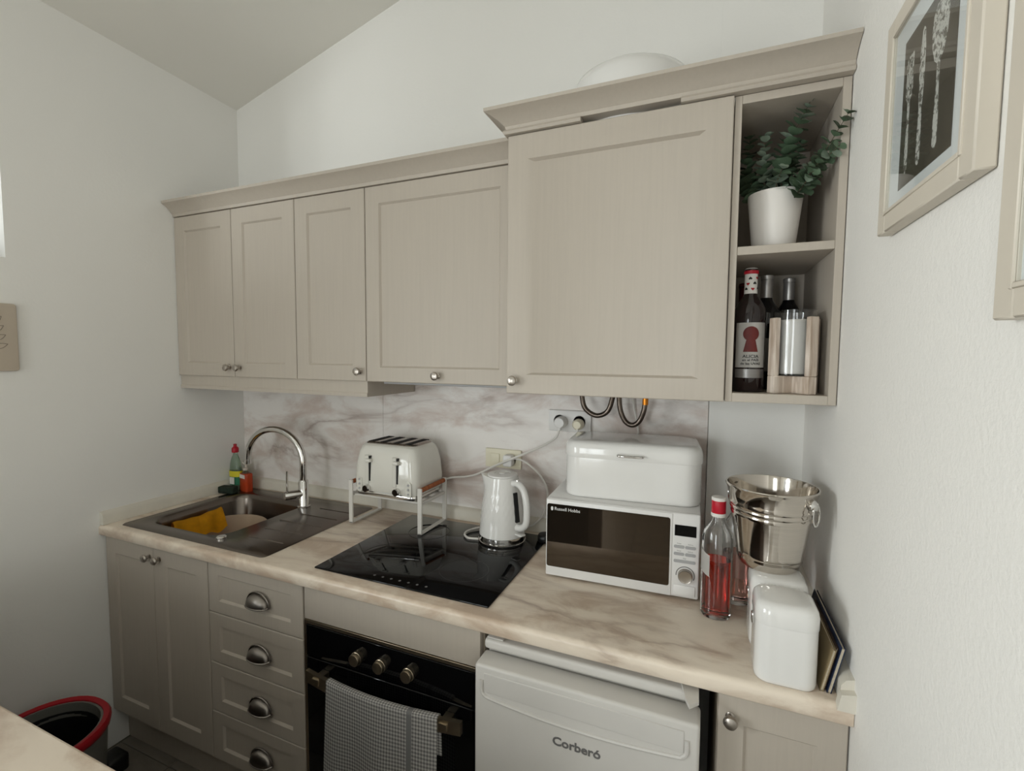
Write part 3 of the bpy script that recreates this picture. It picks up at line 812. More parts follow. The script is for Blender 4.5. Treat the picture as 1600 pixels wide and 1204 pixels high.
# ------------------------------------------------------------------ things on the open shelf
random.seed(3)
pl = thing('potted_eucalyptus', 'eucalyptus plant in a tapered white pot on the open shelf', 'plant', (2.293, -0.275, 1.83))
part('pot', B().lathe([(0, 0.0), (0.046, 0.0), (0.0485, 0.003), (0.0635, 0.146), (0.0625, 0.148), (0.060, 0.146), (0.056, 0.11), (0, 0.11)], 40), 'pot', pl)
part('soil', B().lathe([(0, 0.120), (0.03, 0.119), (0.0565, 0.115), (0.05, 0.105), (0, 0.104)], 24), 'soil', pl)
def leaf_mesh(mat):
    b = B(); n = 10
    c = b.bm.verts.new((0.42, 0, 0.03)); rim = []
    for i in range(n):
        a = 2*PI*i/n; r = 0.5*(1-0.1*math.cos(2*a))
        rim.append(b.bm.verts.new((0.5+r*math.cos(a), 0.92*r*math.sin(a), 0.16*abs(math.sin(a))-0.06*math.cos(a))))
    for i in range(n): b.bm.faces.new((c, rim[i], rim[(i+1) % n]))
    return b.mesh('leaf', mat, 80)
leaf_me = [leaf_mesh('leaf_a'), leaf_mesh('leaf_b'), leaf_mesh('leaf_c')]
def rel(x, y, z): return (x-2.293, y+0.275, z-1.83)
stems = [  # tip (world), mid bulge, leaf count, leaf size, palette
    ((2.228, -0.29, 2.125), (2.232, -0.27, 2.03), 26, 0.024, (0, 2, 2)),
    ((2.264, -0.31, 2.115), (2.262, -0.30, 2.02), 28, 0.024, (0, 1, 1)),
    ((2.352, -0.345, 2.168), (2.305, -0.30, 2.06), 34, 0.031, (0, 0, 1)),
    ((2.345, -0.30, 2.09), (2.325, -0.28, 2.03), 22, 0.022, (0, 2, 2)),
    ((2.412, -0.425, 2.094), (2.352, -0.36, 1.985), 32, 0.024, (0, 0, 2)),
    ((2.400, -0.415, 2.03), (2.355, -0.33, 2.00), 24, 0.025, (0, 1, 2)),
    ((2.300, -0.345, 2.022), (2.29, -0.32, 1.99), 12, 0.024, (0, 1, 2)),
    ((2.358, -0.38, 1.992), (2.335, -0.33, 1.985), 14, 0.022, (0, 0, 1)),
    ((2.222, -0.25, 2.03), (2.24, -0.26, 2.0), 22, 0.028, (2, 2, 0)),
    ((2.318, -0.24, 2.06), (2.305, -0.25, 2.0), 24, 0.028, (2, 2, 0)),
    ((2.272, -0.225, 2.04), (2.275, -0.24, 1.99), 22, 0.028, (2, 2, 2)),
]
for tip, mid, cnt, ls, pal in stems:
    base = (2.293+(tip[0]-2.293)*0.25, -0.275+(tip[1]+0.275)*0.25, 1.945)
    path = smooth_path([rel(*base), rel(*mid), rel(*tip)], 10)
    sme = B().tube(path, [0.0022-0.0016*i/(len(path)-1) for i in range(len(path))], 5)
    so = part('stem', sme, 'stem', pl)
    for k in range(cnt):
        f = 0.22+0.78*(k//2)/(cnt/2-0.5); idx = min(len(path)-2, int(f*(len(path)-1)))
        fr = f*(len(path)-1)-idx; p = path[idx].lerp(path[idx+1], min(1, max(0, fr)))
        tg = (path[idx+1]-path[idx]).normalized()
        ang = (k % 2)*PI + (k//2)*1.35 + random.uniform(-.35, .35)
        side = tg.orthogonal().normalized(); side = Matrix.Rotation(ang, 3, tg) @ side
        d_ = (side*1.0 + tg*random.uniform(0.25, 0.8)).normalized()
        nrm = (tg - d_*tg.dot(d_)).normalized(); bn = nrm.cross(d_)
        sz = ls*1.32*(1.12-0.5*f**2)*random.uniform(0.85, 1.15)
        lo = link('leaf', leaf_me[random.choice(pal)], so)
        mt = Matrix((d_, bn, nrm)).transposed().to_4x4() @ Matrix.Scale(sz, 4)
        mt.translation = p
        lo.matrix_local = mt

def wine_prof(r, h, neck_r=0.0135, sh=0.62):
    return [(0, 0.003), (r*0.6, 0.0), (r-0.003, 0.001), (r, 0.005), (r, h*sh), (r*0.96, h*(sh+0.05)), (r*0.75, h*(sh+0.10)), (neck_r*1.25, h*(sh+0.16)), (neck_r, h*(sh+0.2)), (neck_r, h-0.012), (neck_r+0.002, h-0.011), (neck_r+0.002, h-0.002), (0, h)]
def heart(w):
    return [(w*0.5*math.sin(a)**3, w*(0.406*math.cos(a)-0.156*math.cos(2*a)-0.0625*math.cos(3*a)-0.03*math.cos(4*a))) for a in [2*PI*i/16 for i in range(16)]]
def spade(w):
    h = [(x, -y*1.05) for x, y in heart(w)]
    return h
def wrapped(pts, r, z0, a0, mat, name, parent, thick=0.0004):
    """flat print outline wrapped onto a cylinder of radius r, filled in concentric rings"""
    b = B(); nr = 6; dn = []
    for (xa, za), (xb, zb) in zip(pts, list(pts[1:])+[pts[0]]):
        q = max(1, int(math.hypot(xb-xa, zb-za)/0.003))
        dn += [(xa+(xb-xa)*i/q, za+(zb-za)*i/q) for i in range(q)]
    pts = dn
    cx_ = sum(x for x, _ in pts)/len(pts); cz_ = sum(z for _, z in pts)/len(pts)
    def on(x, z): return ((r+thick)*math.sin(a0+x/r), -(r+thick)*math.cos(a0+x/r), z0+z)
    cv = b.bm.verts.new(on(cx_, cz_)); prev = None
    for k in range(1, nr+1):
        f = k/nr; cur = [b.bm.verts.new(on(cx_+(x-cx_)*f, cz_+(z-cz_)*f)) for x, z in pts]
        for i in range(len(cur)):
            j = (i+1) % len(cur)
            if prev is None: b.bm.faces.new((cv, cur[i], cur[j]))
            else: b.bm.faces.new((prev[i], cur[i], cur[j], prev[j]))
        prev = cur
    return part(name, b, mat, parent)
t = thing('wine_bottle', 'dark red wine bottle with white keyhole label and playing-card neck', 'bottle', (2.2425, -0.318, 1.4755), R(4))
part('bottle', B().lathe(wine_prof(0.0375, 0.312), 40), 'wine', t)
part('neck_sleeve', B().lathe([(0.0158, 0.244), (0.0150, 0.262), (0.0150, 0.311), (0.011, 0.3135), (0, 0.3135)], 28), 'paper', t, label='white sleeve with card suits')
part('sleeve_band', B().lathe([(0.0156, 0.2975), (0.0172, 0.2985), (0.0172, 0.3055), (0.0156, 0.3065)], 28), 'red', t)
for i, (a, z, kind) in enumerate([(-0.25, 0.286, 's'), (0.9, 0.287, 'h'), (-0.6, 0.2725, 'h'), (0.45, 0.274, 's'), (-0.9, 0.2605, 's'), (0.15, 0.2595, 'h'), (1.2, 0.262, 's')]):
    wrapped(heart(0.0085) if kind == 'h' else spade(0.0085), 0.0153, z, a, 'redtext' if kind == 'h' else 'blacktext', 'card_suit', t)
lab = B()
lab.grid(lambda u, v: (0.0379*math.sin(-1.02+2.04*u), -0.0379*math.cos(-1.02+2.04*u), 0.062+0.112*v), 20, 2, -0.0004)
lp_ = part('label', lab, 'paper', t)
key = [(0.0185*math.cos(a), 0.0185*math.sin(a)) for a in [2*PI*i/24 for i in range(24)]]
wrapped([(x, z) for x, z in key], 0.0382, 0.146, -0.02, 'keyhole', 'keyhole_mark', lp_)
wrapped([(-0.009, 0.02), (-0.017, -0.016), (0.017, -0.016), (0.009, 0.02)], 0.0382, 0.117, -0.02, 'keyhole', 'keyhole_mark', lp_)
for txt, z, s_ in (('ALICIA', 0.0895, 0.0108), ('en el PAÍS', 0.0805, 0.0082), ('de las UVAS', 0.0715, 0.0082)):
    link('lettering', text_mesh(txt, s_, 'blacktext', 0.0002, wrap=0.0383, bold=0.0001, sx=1.15), lp_, (0, 0, z))
lab2 = B(); lab2.grid(lambda u, v: (0.0379*math.sin(-1.02+2.04*u), -0.0379*math.cos(-1.02+2.04*u), 0.036+0.022*v), 20, 1, -0.0004)
part('lower_label', lab2, 'foil', t)
for x, y, lab_, col in ((2.292, -0.185, 'dark wine bottle with silver foil cap standing behind the keyhole-label bottle', 'wine_blk'), (2.356, -0.110, 'dark wine bottle with silver foil cap standing behind the candle holder', 'wine_blk')):
    t = thing('wine_bottle', lab_, 'bottle', (x, y, 1.4755))
    part('bottle', B().lathe(wine_prof(0.0375 if x < 2.3 else 0.037, 0.312), 32), col, t)
    part('foil_cap', B().lathe([(0.0148, 0.248), (0.0146, 0.30), (0.0160, 0.302), (0.0160, 0.3118), (0.013, 0.3135), (0, 0.3135)], 28), 'foil', t)
    part('label', B().grid(lambda u, v: (0.0379*math.sin(-1.0+2.0*u), -0.0379*math.cos(-1.0+2.0*u), 0.05+0.09*v), 16, 1, -0.0004), 'paper', t)
t = thing('wine_bottle', 'dark bottle with red foil cap at the back of the lower shelf', 'bottle', (2.2425, -0.098, 1.4755))
part('bottle', B().lathe(wine_prof(0.036, 0.305), 32), 'wine_blk', t)
part('foil_cap', B().lathe([(0.0148, 0.235), (0.0146, 0.295), (0.0160, 0.297), (0.0160, 0.305), (0.013, 0.3065), (0, 0.3065)], 28), 'darkred', t)
# candle holder: crossed wooden base with uprights, glass cylinder, candle
t = thing('candle_holder', 'whitewashed wooden candle holder with glass cylinder and white candle', 'candle holder', (2.343, -0.325, 1.4755), R(0))
RZ = Matrix.Rotation(R(32), 4, 'Z')
for a in (32, 122):
    part('base_bar', B().box(-0.062, 0.062, -0.012, 0.012, 0.0, 0.043 if a == 32 else 0.0425, 0.0015, 1, mt=Matrix.Rotation(R(a), 4, 'Z')), 'raw_wood', t)
for a in (32, 122, 212, 302):
    part('upright', B().box(0.0485, 0.062, -0.012, 0.012, 0.043, 0.184, 0.0015, 1, mt=Matrix.Rotation(R(a), 4, 'Z')), 'raw_wood', t)
part('glass_cylinder', B().lathe([(0, 0.0435), (0.047, 0.0435), (0.0475, 0.046), (0.0475, 0.202), (0.0455, 0.202), (0.0453, 0.048), (0, 0.048)], 40), 'glass', t)
part('candle', B().lathe([(0, 0.0485), (0.036, 0.0485), (0.0365, 0.052), (0.0365, 0.176), (0.033, 0.180), (0.01, 0.174), (0, 0.172)], 36), 'candle', t)
part('wick', B().tube([(0, 0, 0.171), (0.001, 0, 0.186)], 0.0008, 6), 'black_matt', t)

# ------------------------------------------------------------------ toaster rack and toaster
t = thing('toaster_stand', 'white metal stand with orange wooden handle bars straddling worktop and hob', 'stand', (1.035, -0.149, 0.9))
ww, dd, ht = 0.316, 0.184, 0.176
for sx in (-1, 1):
    b = B(); x0 = sx*ww/2
    for yy in (-dd/2, dd/2-0.008):
        b.box(x0-0.009, x0+0.009, yy, yy+0.008, 0.0055, ht, 0.0015, 1)
    b.box(x0-0.009, x0+0.009, -dd/2, dd/2, 0.0055, 0.0105, 0.001, 1)
    b.box(x0-0.006, x0+0.006, -dd/2+0.012, dd/2-0.012, 0.112, 0.124, 0.0015, 1)
    part('side_frame', b, 'wmetal', t)
    part('handle_bar', B().tube([(x0, -dd/2+0.012, ht-0.009), (x0, dd/2-0.012, ht-0.009)], 0.0085, 14), 'orange_wood', t, label='orange wooden bar')
for y in (-0.07, 0.0, 0.07): part('cross_bar', B().box(-ww/2+0.006, ww/2-0.006, y-0.007, y+0.007, 0.114, 0.121, 0.001, 1), 'wmetal', t)
t = thing('toaster', 'cream four-slice toaster with two levers standing on the white stand', 'toaster', (1.034, -0.138, 1.021))
def loop(w, d, z, r, bow=0.0, n=6):
    out = []
    for x, y in rrect(w, d, r, n): out.append((x, y+(-bow*(1-(2*x/w)**2) if y < 0 else bow*(1-(2*x/w)**2)), z))
    return out
def loft(b, rings, cap0=True, cap1=True):
    V = [[b.bm.verts.new(p) for p in q] for q in rings]; n = len(V[0])
    for a, c_ in zip(V, V[1:]):
        for i in range(n): b.bm.faces.new((a[i], a[(i+1) % n], c_[(i+1) % n], c_[i]))
    if cap0: b.bm.faces.new(V[0][::-1])
    if cap1: b.bm.faces.new(V[-1])
    return b
b = loft(B(), [loop(0.286, 0.196, 0.021, 0.03), loop(0.292, 0.204, 0.03, 0.032), loop(0.294, 0.208, 0.07, 0.034), loop(0.286, 0.200, 0.13, 0.036), loop(0.272, 0.184, 0.17, 0.036), loop(0.256, 0.166, 0.19, 0.034), loop(0.238, 0.146, 0.199, 0.03)])
# subdivide edges along the front for the bow
part('body', b, 'cream_enamel', t, smooth=60)
part('base_band', loft(B(), [loop(0.286, 0.196, 0.004, 0.03), loop(0.290, 0.200, 0.008, 0.03), loop(0.290, 0.200, 0.018, 0.03), loop(0.284, 0.194, 0.022, 0.03)]), 'chrome', t, label='chrome base band', smooth=60)
part('top_plate', loft(B(), [loop(0.232, 0.142, 0.1985, 0.03), loop(0.230, 0.140, 0.2025, 0.03), loop(0.205, 0.12, 0.206, 0.025)]), 'steel', t, smooth=60, label='steel top plate')
for x in (-0.084, -0.03, 0.03, 0.084):
    part('slot', B().box(x-0.014, x+0.014, -0.062, 0.062, 0.203, 0.2068, 0.0006, 1), 'black_matt', t)
for x in (-0.062, 0.064):
    part('lever_slot', B().box(x-0.003, x+0.003, -0.106, -0.088, 0.062, 0.158, 0.001, 1), 'black', t)
    part('lever_track', B().box(x-0.022, x-0.004, -0.1062, -0.096, 0.048, 0.160, 0.002, 1), 'cream_enamel', t)
    part('lever', B().box(x-0.016, x+0.010, -0.1165, -0.095, 0.134, 0.148, 0.005, 2), 'cream_enamel', t)
    kx = x+(0.03 if x > 0 else -0.025)
    part('knob', B().lathe([(0, 0), (0.0135, 0), (0.0135, 0.016), (0.012, 0.018), (0, 0.018)], 20, mt=Matrix.Translation((x+(0.0 if x > 0 else -0.01), -0.103, 0.034)) @ RX), 'chrome', t)
    part('button_panel', B().rbox(-0.012, 0.012, -0.028, 0.028, 0, 0.004, 0.009, mt=Matrix.Translation((x+(0.05 if x > 0 else -0.047), -0.1025, 0.046)) @ RX), 'cream_enamel', t)
    for k in range(3):
        part('button', B().lathe([(0, 0), (0.0045, 0), (0.004, 0.003), (0, 0.0032)], 12, mt=Matrix.Translation((x+(0.05 if x > 0 else -0.047), -0.106, 0.030+0.017*k)) @ RX), 'grey_plastic', t)
for x in (-0.12, 0.12):
    for y in (-0.065, 0.065): part('foot', B().lathe([(0, 0), (0.008, 0), (0.008, 0.005), (0, 0.005)], 12, (x, y, 0)), 'black', t)
P0 = Vector((1.034, -0.138, 1.021))
cordp = [(1.15, -0.06, 1.045), (1.20, -0.03, 1.068), (1.27, -0.028, 1.08), (1.33, -0.04, 1.10), (1.42, -0.055, 1.148), (1.53, -0.06, 1.20), (1.60, -0.055, 1.235), (1.648, -0.05, 1.268), (1.662, -0.047, 1.30)]
part('cord', B().tube([Vector(p)-P0 for p in smooth_path(cordp, 8)], 0.0042, 8), 'wmetal', t, label='white cord')
part('plug', B().lathe([(0, 0), (0.021, 0), (0.022, 0.004), (0.021, 0.03), (0.017, 0.038), (0, 0.04)], 28, mt=Matrix.Translation(Vector((1.662, -0.018, 1.323))-P0) @ RX).tube([Vector((1.662, -0.045, 1.318))-P0, Vector((1.662, -0.048, 1.296))-P0], 0.007, 10), 'wplastic', t, label='white plug')

# ------------------------------------------------------------------ kettle
t = thing('kettle', 'white textured jug kettle on a steel base standing on the hob', 'kettle', (1.487, -0.158, 0.9045))
part('power_base', B().lathe([(0, 0), (0.083, 0), (0.0845, 0.003), (0.0845, 0.008), (0.081, 0.010), (0, 0.010)], 48), 'chrome', t)
part('steel_band', B().lathe([(0.080, 0.010), (0.0825, 0.012), (0.0815, 0.028), (0.080, 0.029), (0, 0.029)], 48), 'chrome', t, label='steel band')
# body with small vertical facets
b = B(); nz, na = 36, 96
def krad(z):
    f = (z-0.029)/(0.205); return 0.0815-0.0255*f-0.003*math.sin(PI*f)*-1.0
rings = []
for i in range(nz+1):
    z = 0.029+0.205*i/nz; r0 = krad(z); row = []
    for k in range(na):
        a = 2*PI*k/na
        amp = 0.0006*math.sin(PI*min(1, max(0, (i-2)/(nz-6))))
        fac = amp*(math.cos(24*a + (PI if (i//3) % 2 else 0)))
        sp_ = 0.020*max(0, math.cos(a-R(205)))**14*max(0, (z-0.18)/0.054)**1.5
        row.append(((r0+fac+sp_)*math.cos(a), (r0+fac+sp_)*math.sin(a), z+0.010*max(0, math.cos(a-R(205)))**14*max(0, (z-0.19)/0.05)))
    rings.append(row)
b = loft(b, rings)
part('body', b, 'enamel', t, smooth=50)
part('lid', B().lathe([(0.0525, 0.2335), (0.054, 0.236), (0.053, 0.240), (0.047, 0.2425), (0.03, 0.2435), (0.029, 0.2415), (0.012, 0.2415), (0.011, 0.2445), (0, 0.2450)], 40), 'wplastic', t)
ha = R(25)  # handle direction (away from the spout)
hd = Vector((math.cos(ha), math.sin(ha)*-1.0, 0))
hpth = smooth_path([hd*0.050+Vector((0, 0, 0.214)), hd*0.078+Vector((0, 0, 0.219)), hd*0.105+Vector((0, 0, 0.205)), hd*0.121+Vector((0, 0, 0.165)), hd*0.124+Vector((0, 0, 0.115)), hd*0.118+Vector((0, 0, 0.085)), hd*0.098+Vector((0, 0, 0.070)), hd*0.072+Vector((0, 0, 0.066))], 6)
part('handle', B().tube(hpth, 0.0115, 14, rx=0.0125), 'enamel', t)
part('lid_button', B().lathe([(0, 0), (0.008, 0), (0.0075, 0.004), (0, 0.006)], 16, tuple(hd*0.078+Vector((0, 0, 0.229)))), 'chrome', t)
wm = Matrix.Rotation(-ha, 4, 'Z')
part('water_gauge', B().prism([(0.0745, 0.085), (0.0830, 0.085), (0.0690, 0.185), (0.058, 0.185)], -0.008, 0.008, 'y', mt=wm), 'black', t, label='dark water gauge')
part('switch', B().box(0.076, 0.108, -0.012, 0.012, 0.042, 0.048, 0.002, 2, mt=wm), 'wplastic', t)
link('logo', text_mesh('Russell Hobbs', 0.0105, 'grey_print', 0.0002, wrap=0.0822), t, (0, 0, 0.0195), (0, 0, R(8)))
K0 = Vector((1.487, -0.158, 0.9045))
part('cord', B().tube([Vector(p)-K0 for p in smooth_path([(1.412, -0.20, 0.911), (1.375, -0.205, 0.911), (1.345, -0.175, 0.910), (1.345, -0.13, 0.910), (1.39, -0.075, 0.9105), (1.48, -0.05, 0.9105), (1.56, -0.045, 0.93), (1.605, -0.04, 0.985), (1.615, -0.035, 1.06), (1.585, -0.035, 1.12), (1.53, -0.04, 1.165), (1.492, -0.048, 1.176), (1.475, -0.046, 1.170)], 8)], 0.0038, 8), 'wmetal', t, label='white cord')
part('plug', B().rbox(-0.018, 0.018, -0.022, 0.022, 0.0, 0.034, 0.008, 0.004, mt=Matrix.Translation(Vector((1.458, -0.0175, 1.164))-K0) @ RX), 'wplastic', t, label='white plug')

# black round lid lying on the hob edge
tag(link('rubber_disc', B().lathe([(0, 0.0), (0.026, 0.0), (0.028, 0.003), (0.028, 0.018), (0.024, 0.024), (0.01, 0.026), (0, 0.026)], 32).mesh('rubber_disc', 'black'), None, (1.632, -0.105, 0.9045)), 'small round black disc lying between kettle and microwave', 'disc')

# ------------------------------------------------------------------ microwave
t = thing('microwave', 'white microwave with mirrored dark door standing on the worktop', 'microwave', (1.923, -0.192, 0.8995), R(2.0))
w2, dp = 0.215, 0.152
part('housing', B().box(-w2, w2, -dp+0.018, dp, 0.008, 0.240, 0.004, 2), 'wplastic', t)
fr = part('front_frame', B().box(-w2, w2, -dp, -dp+0.0175, 0.006, 0.240, 0.005, 3), 'wplastic', t)
dg = part('door', B().box(-w2+0.002, 0.1435, -dp-0.003, -dp+0.001, 0.008, 0.238, 0.002, 2), 'wplastic', t)
pts = rrect(0.348, 0.190, 0.006, 4)
part('door_glass', B().prism([(x-0.036, z+0.131) for x, z in pts], -dp-0.0045, -dp-0.0028, 'y'), 'mirror_glass', dg, label='dark mirrored glass')
link('logo', text_mesh('Russell Hobbs', 0.0135, 'light_print', 0.0002, align='LEFT', bold=0.0001), dg, (-0.188, -dp-0.0047, 0.212), label='white lettering')
part('logo_mark', B().prism([(x-0.195, z+0.212) for x, z in rrect(0.007, 0.012, 0.003, 4)], -dp-0.0049, -dp-0.0044, 'y'), 'light_print', dg)
part('display', B().box(0.150, 0.205, -dp-0.0012, -dp+0.001, 0.178, 0.208), 'black_glass', t, label='black display')
for z in (0.148, 0.128):
    for x0, x1 in ((0.149, 0.176), (0.178, 0.205)):
        part('button', B().rbox(-(x1-x0)/2, (x1-x0)/2, -0.004, 0.004, 0, 0.0025, 0.0035, mt=Matrix.Translation(((x0+x1)/2, -dp+0.0005, z)) @ RX), 'grey_plastic', t)
        link('lettering', text_mesh('Power' if x0 < 0.15 else 'Defrost', 0.0042, 'grey_print', 0.0001), t, ((x0+x1)/2, -dp-0.0003, z+0.0085))
part('button', B().rbox(-0.028, 0.028, -0.004, 0.004, 0, 0.0025, 0.0035, mt=Matrix.Translation((0.177, -dp+0.0005, 0.108)) @ RX), 'grey_plastic', t)
link('lettering', text_mesh('Stop', 0.0042, 'grey_print', 0.0001), t, (0.177, -dp-0.0003, 0.1165))
part('dial', B().lathe([(0, 0), (0.019, 0), (0.0185, 0.012), (0.017, 0.014), (0.015, 0.0135), (0, 0.0135)], 32, mt=Matrix.Translation((0.180, -dp, 0.070)) @ RX), 'nickel', t)
part('dial_scale', B().tube([(0.180+0.0235*math.cos(a), -dp-0.0002, 0.070+0.0235*math.sin(a)) for a in [R(-25)+R(210)*i/20 for i in range(21)]], 0.0012, 6), 'grey_print', t)
part('release_button', B().box(0.150, 0.206, -dp-0.003, -dp+0.001, 0.014, 0.042, 0.002, 2), 'wplastic', t)
for x in (-0.18, 0.18):
    for y in (-0.12, 0.12): part('foot', B().lathe([(0, 0), (0.012, 0), (0.012, 0.009), (0, 0.009)], 14, (x, y, 0)), 'black', t)
# ------------------------------------------------------------------ bread box on the microwave
t = thing('bread_box', 'white enamel bread box with chrome handle on top of the microwave', 'bread box', (1.941, -0.185, 1.1400), R(4.2))
def rb(w, d, z, r): return [(x, y, z) for x, y in rrect(w, d, r, 7)]
part('body', loft(B(), [rb(0.382, 0.211, 0.0, 0.045), rb(0.390, 0.219, 0.004, 0.048), rb(0.392, 0.221, 0.012, 0.05), rb(0.392, 0.221, 0.1235, 0.05)]), 'enamel', t, smooth=60)
lid = part('lid', loft(B(), [rb(0.396, 0.225, 0.1205, 0.051), rb(0.398, 0.227, 0.123, 0.052), rb(0.396, 0.225, 0.148, 0.052), rb(0.388, 0.217, 0.161, 0.05), rb(0.372, 0.201, 0.1685, 0.045), rb(0.33, 0.16, 0.1705, 0.04)]), 'enamel', t, smooth=60)
part('handle', B().tube(smooth_path([(-0.036, -0.112, 0.136), (-0.034, -0.124, 0.136), (-0.02, -0.128, 0.136), (0.02, -0.128, 0.136), (0.034, -0.124, 0.136), (0.036, -0.112, 0.136)], 5), 0.0035, 10), 'chrome', lid, label='chrome handle')

# ------------------------------------------------------------------ gin bottles
def gin(name, label, x, y, liquid, level, full, rz):
    t = thing(name, label, 'bottle', (x, y, 0.8995), rz)
    r = 0.036
    out = [(0, 0.004), (r*0.7, 0.0), (r-0.004, 0.0005), (r, 0.006), (r+0.001, 0.15), (r+0.0005, 0.205), (r*0.9, 0.222), (r*0.62, 0.238), (0.0155, 0.25), (0.0138, 0.258), (0.0138, 0.275), (0.0118, 0.275), (0.0118, 0.258), (0.0132, 0.251), (r*0.6-0.003, 0.237), (r*0.88-0.003, 0.2205), (r-0.0025, 0.204), (r-0.0022, 0.15), (r-0.003, 0.014), (r*0.6, 0.010), (0, 0.012)]
    part('bottle', B().lathe(out, 40, sy=0.80), 'glass', t)
    part('liquid', B().lathe([(0, 0.0125), (r*0.6, 0.0105), (r-0.0032, 0.0145), (r-0.0024, level), (0, level)], 40, sy=0.80), liquid, t, label='pinkish red drink')
    if full:
        part('cap', B().lathe([(0, 0.309), (0.0165, 0.308), (0.0172, 0.305), (0.0172, 0.262), (0.0165, 0.2605)], 28), 'red', t, label='red screw cap')
        part('cap_rim', B().lathe([(0.0, 0.3105), (0.0165, 0.3098), (0.0176, 0.307), (0.0176, 0.302), (0.0168, 0.3015)], 28), 'paper', t)
        part('cap_rim', B().lathe([(0.0174, 0.270), (0.0177, 0.268), (0.0177, 0.262), (0.0168, 0.2605)], 28), 'paper', t)
        part('label', B().grid(lambda u, v: (0.0376*math.sin(-1.75+1.35*u), -0.0376*0.8*math.cos(-1.75+1.35*u), 0.125+0.016*u*-1+0.055*v), 14, 1, -0.0004), 'paper', t, label='white label')
    return t
gin('gin_bottle', 'clear gin bottle half full of red drink beside the microwave', 2.184, -0.384, 'gin', 0.150, True, R(-6))
gin('gin_bottle', 'pink bottle standing behind the canisters below the steel bucket', 2.238, -0.285, 'pink', 0.140, False, 0)

# ------------------------------------------------------------------ canisters, bucket, booklets
def canister(label, y, rz):
    t = thing('canister', label, 'canister', (2.311, y, 0.8995), rz, None)
    part('body', loft(B(), [rb(0.106, 0.104, 0.0, 0.024), rb(0.112, 0.110, 0.004, 0.027), rb(0.114, 0.112, 0.012, 0.028), rb(0.114, 0.112, 0.1235, 0.028)]), 'enamel', t, smooth=60)
    part('lid', loft(B(), [rb(0.1155, 0.1135, 0.1215, 0.029), rb(0.1165, 0.1145, 0.124, 0.029), rb(0.1165, 0.1145, 0.145, 0.029), rb(0.112, 0.110, 0.156, 0.028), rb(0.101, 0.099, 0.163, 0.026), rb(0.08, 0.078, 0.166, 0.02)]), 'enamel', t, smooth=60)
    part('clasp', B().box(-0.0615, -0.0565, -0.008, 0.008, 0.096, 0.118, 0.002), 'chrome', t)
    return t
canister('white rounded canister at the front of the worktop beside the booklets', -0.5655, 0)
canister('white rounded canister under the steel bucket', -0.449, 0)
t = thing('ice_bucket', 'polished steel ice bucket with ring handles on a white canister', 'bucket', (2.297, -0.405, 1.0655), R(-38))
pr = [(0, 0.0), (0.062, 0.0), (0.0655, 0.004)]
for z in [0.02, 0.03]: pr += [(0.0665+z*0.16-0.0005, z-0.004), (0.0665+z*0.16+0.0012, z), (0.0665+z*0.16+0.0002, z+0.004)]
for z in [0.125, 0.137, 0.149]: pr += [(0.0665+z*0.16-0.0003, z-0.005), (0.0665+z*0.16+0.0014, z), (0.0665+z*0.16+0.0001, z+0.005)]
pr += [(0.0975, 0.186), (0.0995, 0.1885), (0.1005, 0.1915), (0.0995, 0.194), (0.0965, 0.1935), (0.095, 0.188), (0.0635, 0.006), (0, 0.005)]
part('pail', B().lathe(pr, 64), 'bucket', t)
for a in (0, PI):
    mt = Matrix.Rotation(a, 4, 'Z')
    part('lug', B().lathe([(0, 0), (0.012, 0), (0.013, 0.006), (0.009, 0.012), (0, 0.0135)], 20, mt=mt @ Matrix.Translation((0.0925, 0, 0.168)) @ Matrix.Rotation(PI/2, 4, 'Y')), 'chrome', t)
    part('ring_handle', B().tube([Vector((0.1035, 0, 0.148))+Vector((0.0, 0.013*math.sin(q), 0.024*math.cos(q))) for q in [2*PI*i/24 for i in range(24)]], 0.0024, 8, closed=True, mt=mt), 'chrome', t)
# booklets leaning against the right wall
def booklet(label, mat, x, y0, y1, h, th, lean):
    t = thing('booklet', label, 'booklet', (x, (y0+y1)/2, 0.8998))
    mt = Matrix.Rotation(lean, 4, 'Y'); L = (y1-y0)/2
    part('cover', B().box(0, 0.0012, -L, L, 0, h, mt=mt).box(th-0.0012, th, -L, L, 0, h, mt=mt), mat, t)
    part('pages', B().box(0.0012, th-0.0012, -L+0.002, L-0.002, 0.002, h-0.003, mt=mt), 'pages', t)
booklet('thin booklet with pale pages leaning beside the front canister', 'ochre_cover', 2.3725, -0.603, -0.43, 0.092, 0.006, R(12))
booklet('brown booklet leaning behind the front canister', 'brown_cover', 2.3795, -0.595, -0.39, 0.093, 0.004, R(12))
booklet('navy blue booklet leaning against the right wall trim', 'navy', 2.3845, -0.604, -0.35, 0.100, 0.0075, R(12))

# ------------------------------------------------------------------ sockets on the splash
t = thing('switch_plate', 'ivory switch and socket plate above the hob behind the kettle', 'switch', (1.4265, -0.007, 1.164), R(0))
part('plate', B().box(-0.075, 0.075, -0.009, 0.0, -0.037, 0.037, 0.003, 2), 'ivory', t)
part('rocker', B().box(-0.052, -0.014, -0.013, -0.008, -0.019, 0.019, 0.002, 2), 'ivory', t)
part('socket', B().lathe([(0, 0), (0.020, 0), (0.0215, 0.002), (0.0215, 0.001)], 28, mt=Matrix.Translation((0.034, -0.009, 0)) @ RX), 'ivory', t)
t = thing('socket_plate', 'white double socket plate under the heater cabinet', 'socket', (1.690, -0.007, 1.3265))
part('plate', B().box(-0.079, 0.079, -0.011, 0.0, -0.039, 0.039, 0.003, 2), 'wplastic', t)
for x in (-0.037, 0.037): part('socket', B().lathe([(0, 0), (0.021, 0), (0.0225, 0.002), (0.0225, 0.001)], 28, mt=Matrix.Translation((x, -0.011, 0)) @ RX), 'wplastic', t)
